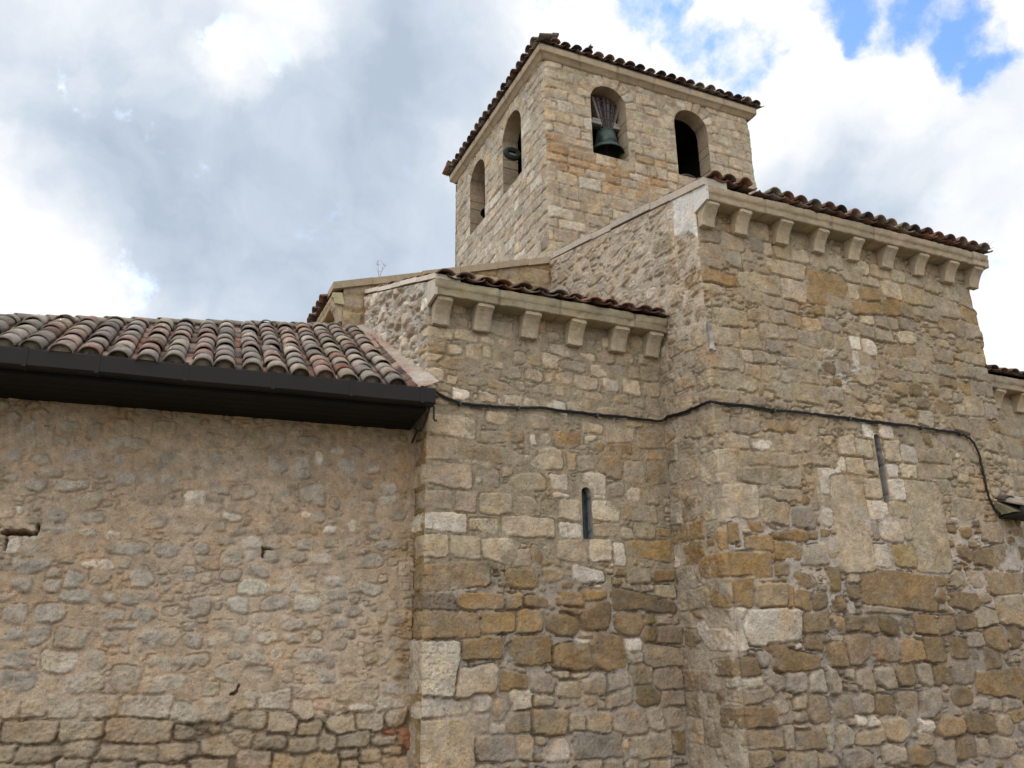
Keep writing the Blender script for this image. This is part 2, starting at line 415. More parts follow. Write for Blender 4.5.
def wall_mesh(name, parent, fld, O, U, N, mat, cut=None, corners=(), post=None):
    """corners: list of (u_edge, e(z), world dir) rounding the arris; cut: signed distance, >0 is kept"""
    u, v, h = fld.u.copy(), fld.v.copy(), fld.h.copy()
    O, U, N = [np.array(a, float) for a in (O, U, N)]
    keep = None
    if cut is not None:
        cell = max(np.median(np.diff(fld.us)), np.median(np.diff(fld.vs)))
        s = cut(u, v); e = 1e-3
        gx = (cut(u+e, v)-cut(u-e, v))/(2*e); gy = (cut(u, v+e)-cut(u, v-e))/(2*e); gn = gx*gx+gy*gy+1e-6
        near = (s < 0) & (s > -.9*cell)
        h = h*(1-np.exp(-np.clip(s, 0, 9)/.02))+.010*np.exp(-np.clip(s, 0, 9)/.02)
        u = np.where(near, u-s*gx/gn, u); v = np.where(near, v-s*gy/gn, v)
        keep = s > -.9*cell
    off = np.zeros(u.shape+(3,))
    for (ue, ef, wd, side) in corners:
        d = np.abs(u-ue)
        h = h*(1-np.exp(-d/.03))
        w = np.exp(-(d/.07))*ef(v)
        off += w[..., None]*np.array(wd, float)
    P = O + u[..., None]*U + v[..., None]*np.array([0, 0, 1.]) + h[..., None]*N + off
    if post is not None: P = post(P, u, v)
    H, W = u.shape
    idx = np.arange(H*W).reshape(H, W)
    F = np.stack([idx[:-1, :-1], idx[:-1, 1:], idx[1:, 1:], idx[1:, :-1]], -1)
    if np.dot(np.cross(U, (0, 0, 1.)), N) < 0: F = F[..., ::-1]
    F = F.reshape(-1, 4)
    if keep is not None:
        k = keep.ravel()[F].all(1); F = F[k]
        used = np.zeros(H*W, bool); used[F.ravel()] = True
        re = np.cumsum(used)-1; F = re[F]; V = P.reshape(-1, 3)[used]; C = fld.col.reshape(-1, 3)[used]
    else: V = P.reshape(-1, 3); C = fld.col.reshape(-1, 3)
    return mk(name, V, F, mat, parent, C, True)

def arch_sdf(u, v, uc, hw, z0, z1):
    """>0 inside an arched opening: width 2*hw, sill z0, crown z1"""
    zs = z1-hw
    low = np.minimum(hw-np.abs(u-uc), v-z0)
    top = hw-np.sqrt((u-uc)**2+(v-zs)**2+1e-12)
    return np.where(v > zs, top, low)

def reveal(name, parent, O, U, N, uc, hw, z0, z1, depth, mat, col, seg=14, sill=True, lip=.012, seed=0):
    """the inner faces of an arched opening, block by block"""
    O, U, N = [np.array(a, float) for a in (O, U, N)]; Z = np.array([0, 0, 1.])
    zs = z1-hw
    pts = [(uc-hw, z0)]; nz = max(2, int((zs-z0)/.03))
    pts += [(uc-hw, z0+(zs-z0)*i/nz) for i in range(1, nz)]
    pts += [(uc-hw*math.cos(math.pi*i/seg), zs+hw*math.sin(math.pi*i/seg)) for i in range(seg+1)]
    pts += [(uc+hw, zs-(zs-z0)*i/nz) for i in range(1, nz+1)]
    ns = max(3, int(depth/.04)); n = len(pts); rr = np.random.default_rng(seed+5)
    V = []; C = []; blk = [rr.normal(1, .1) for _ in range(60)]
    for k in range(ns+1):
        dp = lip-(depth+lip)*k/ns
        for i, (a, b) in enumerate(pts):
            t = i*.03/.2; fr = t-math.floor(t); jn = .012 if (fr < .14 and 0 < k) else 0
            q = rr.normal(0, .0025)
            ca = uc + (a-uc)*(1+(jn+q)/hw*(k > 0)); V.append(O+U*ca+Z*(b+(jn if b > zs else 0)*(k > 0))+N*dp)
            C.append(np.array(col)*blk[int(t) % 60]*(.75 if jn else 1))
    F = [[k*n+i, k*n+i+1, (k+1)*n+i+1, (k+1)*n+i] for k in range(ns) for i in range(n-1)]
    F += [[k*n+n-1, k*n, (k+1)*n, (k+1)*n+n-1] for k in range(ns)]
    return mk(name, V, F, mat, parent, C, False)

def sweep(name, parent, prof, P0, U, OUT, length, mat, col, step=.03, block=.95, seed=0, rough=.005, ends=True, joint=.008):
    """a moulded course: profile (out, z) swept along U, cut into blocks by thin joints"""
    P0, U, OUT = [np.array(a, float) for a in (P0, U, OUT)]; Z = np.array([0, 0, 1.]); g = np.random.default_rng(seed)
    # densify the profile
    pr = []
    for (a, b) in zip(prof[:-1], prof[1:]):
        L_ = math.hypot(b[0]-a[0], b[1]-a[1]); k = max(1, int(L_/.035))
        pr += [(a[0]+(b[0]-a[0])*i/k, a[1]+(b[1]-a[1])*i/k) for i in range(k)]
    pr.append(prof[-1]); pr = np.array(pr); m = len(pr)
    ts = np.arange(0, length+1e-6, step); ts[-1] = length
    edges = [0]; 
    while edges[-1] < length: edges.append(edges[-1]+block*g.uniform(.75, 1.25))
    edges = np.array(edges); bi = np.searchsorted(edges, ts)
    bc = np.array([np.array(col)*g.normal(1, .07)*(1+g.normal(0, .02, 3)) for _ in range(len(edges)+2)]); bo = g.normal(0, .006, len(edges)+2)
    jd = np.min(np.abs(ts[:, None]-edges[None, 1:-1]), 1) if len(edges) > 2 else np.full(len(ts), 9.)
    T, Q = np.meshgrid(ts, np.arange(m), indexing='ij')
    nz = fbm(T, Q*.035, 9, 3, 100+seed)*rough*1.6+fbm(T, Q*.035, 34, 2, 140+seed)*rough
    J = np.where(jd < .012, joint, 0)[:, None]
    chip = sstep(.38, .62, fbm(T, Q*.035, 7, 3, 180+seed))*.02
    o = pr[None, :, 0]+nz-J-chip+bo[bi][:, None]; z = pr[None, :, 1]+nz*.6
    V = P0+T[..., None]*U+o[..., None]*OUT+z[..., None]*Z
    C = bc[bi][:, None, :]*(1+.20*fbm(T, Q*.035, 5, 4, 220+seed)[..., None])
    lic = sstep(.0, .45, fbm(T, Q*.07, 3.2, 5, 260+seed))[..., None]*.6; C = C*(1-lic)+np.array((.235, .20, .135))*lic
    C = C*np.where(jd < .012, .7, 1)[:, None, None]
    idx = np.arange(len(ts)*m).reshape(len(ts), m)
    F = np.stack([idx[:-1, :-1], idx[1:, :-1], idx[1:, 1:], idx[:-1, 1:]], -1).reshape(-1, 4).tolist()
    if ends: F.append(idx[0].tolist()); F.append(idx[-1].tolist()[::-1])
    V = V.reshape(-1, 3); C = C.reshape(-1, 3)
    bm_o = mk(name, V, F, mat, parent, C, True)
    bm = bmesh.new(); bm.from_mesh(bm_o.data); bmesh.ops.recalc_face_normals(bm, faces=bm.faces); bm.to_mesh(bm_o.data); bm.free()
    for p in bm_o.data.polygons:
        if len(p.vertices) > 4: p.use_smooth = False
    return bm_o

def corbel_mesh(P, U, OUT, width, prof, col, seed):
    """a cavetto corbel: stepped profile extruded along U, edges worn"""
    g = np.random.default_rng(seed); P, U, OUT = [np.array(a, float) for a in (P, U, OUT)]; Z = np.array([0, 0, 1.])
    n = len(prof); K = 7; V = []; 
    for k in range(K):
        t = k/(K-1)-.5; inset = .012 if k in (0, K-1) else 0
        for i, (o, z) in enumerate(prof):
            e = g.normal(0, .003, 2)
            oo = o-(inset if o > .02 else 0)+e[0]*(o > .02); zz = z+(inset*.6 if z < -.02 else 0)+e[1]*(z < -.01)
            V.append(P+U*(t*width)+OUT*oo+Z*zz)
    F = [[k*n+i, k*n+(i+1) % n, (k+1)*n+(i+1) % n, (k+1)*n+i] for k in range(K-1) for i in range(n)]
    F += [list(range(n))[::-1], [(K-1)*n+i for i in range(n)]]
    c = np.array(col)*g.normal(1, .05)
    return np.array(V), F, np.tile(c, (len(V), 1))

def recalc(o):
    bm = bmesh.new(); bm.from_mesh(o.data); bmesh.ops.recalc_face_normals(bm, faces=bm.faces); bm.to_mesh(o.data); bm.free(); return o

# ------------------------------------------------------------------ barrel roof tiles
TILEC = {'red': (.21, .10, .068), 'pink': (.27, .18, .145), 'grey': (.225, .19, .163), 'cream': (.32, .262, .205), 'brown': (.115, .07, .052), 'dark': (.07, .055, .047)}
def tile_cols(g, pal_):
    names = list(pal_); w = np.array([pal_[k] for k in names], float); w /= w.sum()
    return np.array(TILEC[names[g.choice(len(names), p=w)]])*g.normal(1, .14)*(1+g.normal(0, .014, 3))
def add_tile(A, P, U, S, Nn, w0, w1, L, hgt, col, g, convex=True, th=.016, seg=8):
    """one barrel tile: lower end at P, running up S"""
    V = []; n = seg+1
    for (s_, w) in ((0, w0), (L*.5, (w0+w1)/2), (L, w1)):
        for lay in (0, 1):
            ww = w-(th if lay else 0); hh = hgt*w/w0-(th if lay else 0)
            for k in range(n):
                a = math.pi*k/seg; x = -ww*math.cos(a); y = hh*math.sin(a)
                if not convex: y = hgt-hh*math.sin(a) if lay == 0 else hgt-hh*math.sin(a)
                V.append(P+U*x+S*s_+Nn*y)
    F = []
    def ix(r, lay, k): return (r*2+lay)*n+k
    for r in (0, 1):
        for k in range(seg):
            F.append([ix(r, 0, k), ix(r, 0, k+1), ix(r+1, 0, k+1), ix(r+1, 0, k)])
            F.append([ix(r, 1, k+1), ix(r, 1, k), ix(r+1, 1, k), ix(r+1, 1, k+1)])
        for k in (0, seg):
            q = [ix(r, 0, k), ix(r+1, 0, k), ix(r+1, 1, k), ix(r, 1, k)]
            F.append(q if k == 0 else q[::-1])
    for r, fl in ((0, False), (2, True)):
        for k in range(seg):
            q = [ix(r, 0, k), ix(r, 1, k), ix(r, 1, k+1), ix(r, 0, k+1)]
            F.append(q[::-1] if fl else q)
    m0 = A['n']; A['V'].append(np.array(V)); A['F'] += [[i+m0 for i in f] for f in F]; A['n'] += len(V)
    c = np.tile(col, (len(V), 1)); c[:2*n] *= g.uniform(.75, 1.0)
    c *= g.normal(1, .05, (len(V), 1)); A['C'].append(c)
def tile_roof(name, parent, columns, Udir, pitch, mat, pal_, seed, expo=.33, L=.42, hgt=.062, sag=.006, lift=.0, skip=(), pan_pal=None, jitter=1.0, front=.0, gain=1.0, plug=False):
    """columns: list of (P0, S, N, run) - eave point, unit up-slope, normal, slope length"""
    g = np.random.default_rng(seed); A = dict(V=[], F=[], C=[], n=0); Udir = np.array(Udir, float)
    for ci, (P0, S, Nn, run) in enumerate(columns):
        P0, S, Nn = [np.array(a, float) for a in (P0, S, Nn)]
        nr = int(math.ceil((run)/expo))
        off = g.normal(0, .012)*jitter; slip = g.normal(0, .015)*jitter
        for r in range(nr):
            s0 = r*expo+slip+g.normal(0, .010)*jitter
            Lr = min(L, run-s0+.12)
            if Lr < .1: continue
            # pan between this column and the next
            Pp = P0+Udir*(pitch*.5)+S*(s0+.02-front*.3)+Nn*(.004+g.normal(0, .004))
            St = S+Nn*(-.03); St = St/np.linalg.norm(St)
            add_tile(A, Pp+Nn*.012, Udir, St, Nn, pitch*.46, pitch*.42, Lr, .05, tile_cols(g, pan_pal or pal_), g, convex=False)
            if (ci, r) in skip: continue
            if plug and r == 0:
                hc = np.array((.27, .22, .17))*g.uniform(.45, 1.0); V = []; dp = g.uniform(.02, .07)
                for q in (0, .25):
                    for k in range(9):
                        a = math.pi*k/8; V.append(P0+Udir*(off-pitch*.37*math.cos(a))+S*(s0-front+dp+q)+Nn*(.03+(hgt+.004)*math.sin(a)+g.normal(0, .003)))
                m0 = A['n']; A['V'].append(np.array(V)); A['n'] += 18; A['C'].append(np.tile(hc, (18, 1)))
                A['F'] += [[m0+i for i in range(9)]]+[[m0+k, m0+9+k, m0+10+k, m0+1+k] for k in range(8)]
            tw = Udir*g.normal(0, .02)*jitter
            St = S+Nn*(-.045)+tw; St = St/np.linalg.norm(St)
            Pc = P0+Udir*(off+g.normal(0, .005)*jitter)+S*(s0-front)+Nn*(.052+lift+g.normal(0, sag)*jitter)
            add_tile(A, Pc, Udir, St, Nn, pitch*.43*g.normal(1, .03), pitch*.37, Lr, hgt*g.normal(1, .06), tile_cols(g, pal_), g)
    V = np.concatenate(A['V']); C = np.concatenate(A['C'])*gain
    k = sstep(.0, .5, fbm(V[:, 0]+V[:, 2], V[:, 1], 5, 4, 400+seed))[:, None]*.55     # lichen and soot drifting over the tiles
    C = C*(1-k)+np.array((.20, .18, .14))*k
    k = sstep(.15, .5, fbm(V[:, 0], V[:, 1]+V[:, 2], 9, 3, 420+seed))[:, None]*.6
    C = C*(1-.55*k)
    return mk(name, V, A['F'], mat, parent, C, True)
# ------- stones seen in the photograph: centre u, z, width, height in mm, colour
TR_C = [
(548, 6958, 353, 238, 1, 0, 0), (161, 6994, 420, 188, 3, 6, 0), (184, 6690, 328, 323, 3, 0, 0), (300, 6403, 480, 193, 4, 0, 0),
(538, 6720, 233, 199, 7, 0, 0), (817, 6797, 239, 130, 3, 0, 0), (952, 7231, 435, 245, 1, 3, 0), (967, 6997, 229, 169, 7, 0, 0),
(1158, 6988, 164, 170, 1, 0, 0), (1393, 6987, 292, 171, 3, 5, 0), (1717, 7003, 285, 173, 1, 0, 0), (2045, 6995, 277, 200, 1, 0, 0),
(2355, 7012, 269, 190, 1, 0, 0), (1444, 6736, 667, 218, 1, 0, 0), (951, 6437, 665, 257, 1, 3, 0), (1526, 6436, 457, 286, 1, 0, 0),
(2131, 6555, 755, 465, 4, 0, 0), (1945, 6200, 198, 131, 4, 0, 0), (1422, 6194, 259, 175, 3, 0, 0), (1127, 6206, 321, 185, 3, 0, 0),
(794, 6228, 313, 160, 3, 0, 0), (2623, 6618, 195, 262, 1, 0, 0), (2927, 6629, 461, 227, 4, 0, 0), (2986, 6848, 342, 179, 3, 1, 0),
(3372, 6775, 398, 297, 1, 0, 0), (3890, 6759, 626, 288, 3, 4, 0), (4249, 6988, 339, 215, 3, 0, 0), (2744, 7020, 445, 218, 1, 0, 0),
(2604, 6828, 378, 151, 1, 0, 0), (3216, 7015, 380, 208, 1, 0, 0), (3554, 7009, 292, 197, 1, 0, 0), (3877, 7011, 315, 186, 3, 1, 0),
(2828, 6394, 562, 198, 4, 0, 0), (3304, 6492, 346, 266, 4, 0, 0), (3618, 6489, 273, 179, 3, 4, 0), (3988, 6500, 494, 181, 3, 0, 0),
(4672, 6901, 243, 176, 1, 0, 0), (5024, 6929, 410, 356, 3, 0, 0), (4980, 6604, 494, 228, 4, 0, 0), (4512, 6662, 514, 292, 3, 1, 0),
(4522, 6378, 544, 222, 3, 4, 0), (5005, 6383, 456, 239, 3, 0, 0), (2807, 6212, 256, 147, 1, 0, 0), (3073, 6218, 261, 198, 7, 0, 0),
(3309, 6231, 218, 199, 3, 0, 0), (3574, 6261, 318, 176, 7, 0, 0), (2763, 6027, 269, 194, 3, 0, 0), (3055, 6025, 336, 195, 3, 0, 0),
(3507, 6063, 299, 186, 1, 0, 0), (315, 5584, 395, 238, 1, 0, 0), (679, 5591, 317, 230, 1, 6, 0), (255, 5275, 463, 286, 3, 0, 0),
(1004, 5754, 301, 179, 3, 0, 0), (1338, 5777, 295, 170, 3, 0, 0), (1645, 5745, 343, 172, 7, 0, 0), (1955, 5780, 252, 197, 3, 6, 0),
(2258, 5773, 258, 164, 3, 0, 0), (1097, 5549, 288, 177, 7, 0, 0), (592, 5354, 175, 161, 1, 0, 0), (793, 5366, 178, 152, 7, 0, 0),
(959, 5383, 154, 142, 3, 0, 0), (662, 5179, 263, 171, 3, 0, 0), (949, 5185, 294, 172, 3, 0, 0), (1561, 5555, 284, 147, 7, 0, 1),
(1326, 5358, 291, 144, 7, 0, 1), (1602, 5357, 216, 134, 3, 0, 0), (1940, 5380, 249, 181, 6, 0, 1), (2219, 5418, 223, 183, 3, 0, 0),
(495, 4970, 393, 167, 1, 0, 0), (109, 4993, 346, 207, 3, 0, 0), (1265, 5167, 301, 163, 3, 0, 0), (1574, 5190, 322, 154, 3, 0, 0),
(1130, 4948, 296, 203, 3, 0, 0), (1512, 4968, 451, 217, 1, 6, 0), (1928, 5001, 356, 188, 7, 0, 0), (621, 4774, 432, 135, 7, 0, 1),
(91, 4778, 592, 142, 3, 0, 0), (1768, 5961, 306, 186, 1, 0, 0), (2079, 6016, 285, 201, 7, 0, 1), (1462, 5981, 272, 185, 3, 0, 0),
(861, 5963, 312, 158, 3, 0, 0), (409, 5857, 477, 221, 3, 0, 0), (3350, 5814, 589, 158, 4, 6, 0), (3832, 5852, 353, 198, 3, 0, 0),
(4213, 5869, 395, 201, 3, 0, 0), (4767, 6102, 429, 168, 6, 3, 0), (4941, 5915, 553, 167, 3, 0, 0), (4533, 5896, 252, 114, 3, 0, 0),
(3620, 5632, 267, 194, 3, 0, 0), (4205, 5645, 360, 161, 3, 7, 0), (4612, 5698, 387, 214, 3, 0, 0), (5012, 5690, 483, 191, 7, 3, 0),
(3892, 5645, 224, 147, 3, 0, 0), (3189, 5453, 562, 154, 3, 0, 0), (3740, 5460, 505, 120, 3, 0, 0), (4165, 5455, 373, 147, 6, 0, 0),
(4968, 5440, 564, 188, 7, 3, 0), (3152, 5248, 301, 163, 4, 3, 1), (3521, 5270, 262, 166, 6, 0, 1), (3871, 5271, 174, 156, 6, 0, 1),
(3003, 5060, 222, 115, 6, 0, 1), (3639, 5065, 263, 164, 6, 7, 1), (3997, 5060, 349, 190, 6, 0, 1), (4331, 5238, 179, 121, 7, 0, 1),
(4365, 5066, 146, 144, 3, 0, 0), (4657, 5110, 399, 268, 3, 1, 0), (5116, 5113, 479, 222, 7, 3, 0), (3331, 4895, 256, 115, 4, 0, 1),
(4285, 4848, 354, 189, 3, 0, 0), (4661, 4829, 363, 311, 3, 0, 0), (5059, 4857, 373, 97, 4, 0, 0), (3618, 4533, 228, 181, 6, 0, 1),
(3887, 4558, 155, 183, 7, 0, 1), (4165, 4564, 317, 227, 3, 7, 1), (4837, 4593, 232, 161, 3, 0, 0), (3274, 4544, 268, 225, 3, 0, 0),
(2645, 4886, 287, 112, 1, 0, 0), (2488, 5812, 175, 166, 2, 0, 0), (2744, 5803, 237, 215, 2, 0, 1), (2468, 5557, 115, 209, 2, 0, 1),
(2610, 5344, 261, 242, 3, 1, 0), (320, 4223, 355, 148, 1, 3, 0), (663, 4216, 341, 150, 2, 0, 1), (1253, 4291, 383, 216, 3, 1, 0),
(1524, 4240, 156, 145, 7, 0, 0), (1743, 4275, 225, 178, 3, 0, 0), (439, 4418, 409, 141, 7, 0, 0), (992, 4469, 503, 134, 3, 4, 0),
(141, 3893, 231, 385, 1, 0, 0), (505, 4015, 430, 167, 3, 0, 1), (990, 4037, 372, 150, 7, 0, 0), (1562, 4086, 467, 133, 3, 0, 0),
(591, 3814, 610, 175, 3, 0, 0), (1075, 3827, 310, 208, 7, 3, 0), (249, 3472, 507, 385, 1, 0, 0), (658, 3617, 203, 115, 3, 0, 1),
(996, 3592, 417, 136, 3, 0, 0), (737, 3380, 406, 295, 1, 6, 0), (1150, 3328, 393, 260, 7, 8, 1), (1855, 4064, 103, 166, 2, 0, 0),
(1621, 3833, 310, 304, 2, 7, 0), (1560, 3337, 203, 254, 2, 7, 1), (-14, 4440, 465, 258, 3, 0, 0), (304, 2747, 655, 277, 4, 0, 0),
(586, 2564, 482, 53, 4, 0, 0), (546, 2399, 467, 255, 3, 4, 0), (832, 2392, 104, 267, 4, 0, 0), (129, 2417, 352, 304, 4, 0, 0),
(480, 2997, 358, 174, 4, 0, 0), (894, 2914, 405, 194, 4, 0, 0), (957, 3093, 529, 122, 4, 0, 1), (749, 2690, 222, 154, 4, 0, 0),
(1057, 2595, 382, 182, 4, 6, 1), (1001, 2350, 247, 232, 4, 0, 0), (1249, 2341, 252, 207, 6, 0, 1), (1552, 2590, 171, 279, 4, 0, 1),
(1525, 2332, 132, 164, 4, 0, 1), (1149, 2099, 414, 221, 6, 0, 0), (1469, 2088, 155, 179, 4, 0, 0), (1101, 1884, 222, 156, 6, 0, 0),
(537, 2057, 811, 392, 2, 7, 1), (14, 2020, 388, 450, 2, 7, 1), (1285, 2883, 392, 234, 7, 1, 0), (868, 1841, 114, 68, 2, 0, 1),
(2394, 2923, 259, 297, 2, 1, 0), (2811, 2928, 450, 277, 5, 0, 0), (2582, 2520, 1168, 408, 6, 4, 0), (1883, 2645, 216, 137, 1, 0, 0),
(1841, 2463, 199, 180, 6, 0, 1), (1560, 2329, 194, 188, 6, 0, 1), (3257, 2441, 204, 130, 6, 0, 1), (3744, 2390, 456, 204, 6, 0, 0),
(4053, 2683, 362, 223, 3, 0, 0), (4552, 2641, 674, 289, 3, 4, 0), (4240, 2970, 370, 216, 6, 0, 0), (4689, 2980, 534, 336, 3, 0, 0),
(4582, 2276, 497, 369, 3, 0, 0), (4119, 2433, 198, 110, 3, 0, 1), (1529, 2077, 251, 184, 4, 0, 1), (1773, 2106, 226, 153, 6, 0, 0),
(2004, 2086, 245, 177, 6, 0, 0), (2326, 2071, 345, 212, 6, 0, 1), (2620, 2073, 208, 169, 6, 0, 1), (2949, 2093, 345, 206, 4, 6, 0),
(3307, 2096, 236, 209, 6, 0, 1), (3666, 2128, 364, 200, 6, 0, 1), (4080, 2197, 393, 216, 3, 0, 0), (1775, 1807, 343, 333, 6, 7, 1),
(2198, 1795, 447, 251, 6, 7, 1), (2650, 1782, 366, 255, 4, 0, 0), (3042, 1797, 344, 270, 6, 0, 0), (3464, 1813, 254, 240, 6, 0, 0),
(3773, 1911, 277, 163, 7, 0, 0), (4137, 1923, 374, 284, 6, 0, 1), (4056, 1671, 281, 197, 6, 0, 0), (1469, 1744, 218, 243, 6, 0, 0),
(4543, 1954, 201, 252, 6, 0, 0), (2348, 2249, 727, 52, 3, 0, 0), (3660, 2672, 211, 220, 3, 0, 0), (72, 1620, 427, 196, 6, 0, 0),
(808, 1679, 636, 203, 6, 4, 0), (375, 1699, 197, 166, 7, 0, 1), (124, 1447, 320, 113, 7, 2, 1), (482, 1482, 208, 197, 7, 0, 1),
(793, 1435, 270, 216, 7, 0, 1), (1092, 1447, 276, 219, 7, 2, 1), (1343, 1451, 174, 272, 7, 0, 1), (128, 1314, 616, 136, 7, 6, 0),
(811, 1228, 190, 163, 3, 7, 1), (534, 1195, 175, 145, 7, 0, 1), (788, 1081, 166, 129, 7, 0, 1), (1079, 1163, 342, 313, 6, 7, 1),
(1334, 1206, 102, 150, 7, 0, 1), (211, 1092, 435, 237, 6, 0, 0), (139, 874, 743, 186, 3, 6, 0), (607, 878, 152, 221, 7, 0, 0),
(877, 835, 400, 191, 3, 6, 0), (1212, 846, 214, 242, 7, 0, 0), (782, 976, 188, 64, 3, 0, 1), (-129, 684, 284, 155, 6, 0, 0),
(169, 665, 312, 149, 6, 3, 0), (409, 717, 191, 100, 6, 0, 0), (762, 639, 338, 161, 7, 3, 0), (1112, 602, 323, 123, 3, 0, 1),
(1805, 1464, 296, 241, 7, 3, 1), (2139, 1475, 303, 234, 7, 0, 1), (2482, 1491, 312, 237, 6, 0, 1), (2792, 1498, 271, 240, 7, 6, 1),
(3115, 1493, 343, 221, 6, 0, 1), (3487, 1516, 353, 258, 7, 0, 1), (4116, 1363, 854, 295, 6, 4, 0), (1421, 1167, 327, 243, 6, 7, 1),
(1748, 1173, 292, 236, 7, 0, 1), (2093, 1148, 344, 249, 6, 0, 1), (2455, 1164, 339, 263, 3, 6, 1), (2832, 1192, 364, 300, 7, 0, 1),
(3370, 1228, 363, 230, 6, 0, 1), (3713, 1125, 236, 132, 7, 0, 1), (3960, 1118, 223, 133, 7, 0, 1), (4244, 1133, 298, 135, 7, 0, 1),
(1349, 852, 350, 246, 7, 0, 1), (1665, 1012, 129, 111, 2, 0, 1), (1858, 985, 175, 111, 2, 0, 1), (2212, 895, 389, 246, 3, 0, 1),
(2677, 909, 217, 146, 2, 0, 1), (3089, 899, 416, 222, 4, 3, 1), (3612, 913, 483, 227, 6, 0, 1), (4018, 871, 308, 219, 7, 0, 1),
(4302, 978, 259, 122, 4, 0, 0), (1766, 820, 404, 180, 3, 0, 1), (2913, 615, 329, 247, 7, 6, 1), (3290, 640, 338, 251, 6, 0, 1),
(3603, 637, 214, 191, 3, 0, 1), (3926, 611, 405, 257, 7, 0, 1), (2508, 583, 455, 182, 6, 0, 1), (2106, 613, 353, 200, 7, 3, 1),
(1564, 600, 367, 234, 7, 0, 1), (1092, 385, 648, 241, 7, 0, 1), (1967, 3303, 589, 1220, 3, 1, 2), (3299, 3343, 637, 1189, 3, 1, 2),
(2446, 3509, 348, 214, 2, 0, 0), (2841, 3533, 358, 187, 1, 0, 0), (2602, 3239, 369, 257, 2, 1, 1), (2309, 3232, 180, 209, 7, 0, 0),
(2928, 3271, 231, 230, 1, 0, 0), (2394, 3773, 300, 233, 1, 0, 0), (2857, 3798, 319, 253, 2, 0, 0), (2443, 4064, 199, 159, 1, 0, 0),
(2805, 4061, 200, 193, 2, 0, 0), (3106, 4062, 283, 179, 1, 0, 0), (2175, 4073, 306, 189, 1, 0, 0), (1892, 4050, 179, 187, 2, 0, 0),
(2355, 4324, 291, 225, 1, 0, 0), (2871, 4323, 267, 295, 1, 0, 0), (3150, 4307, 264, 248, 7, 2, 0), (2083, 4330, 265, 255, 1, 0, 0),
(1752, 4307, 238, 205, 1, 0, 0), (2491, 4561, 182, 197, 2, 0, 0), (2821, 4585, 225, 183, 2, 0, 0), (3400, 4069, 222, 181, 3, 0, 0),
(3742, 4112, 365, 183, 3, 7, 0), (3677, 4304, 594, 151, 3, 6, 0), (3713, 3907, 317, 164, 3, 0, 0),]
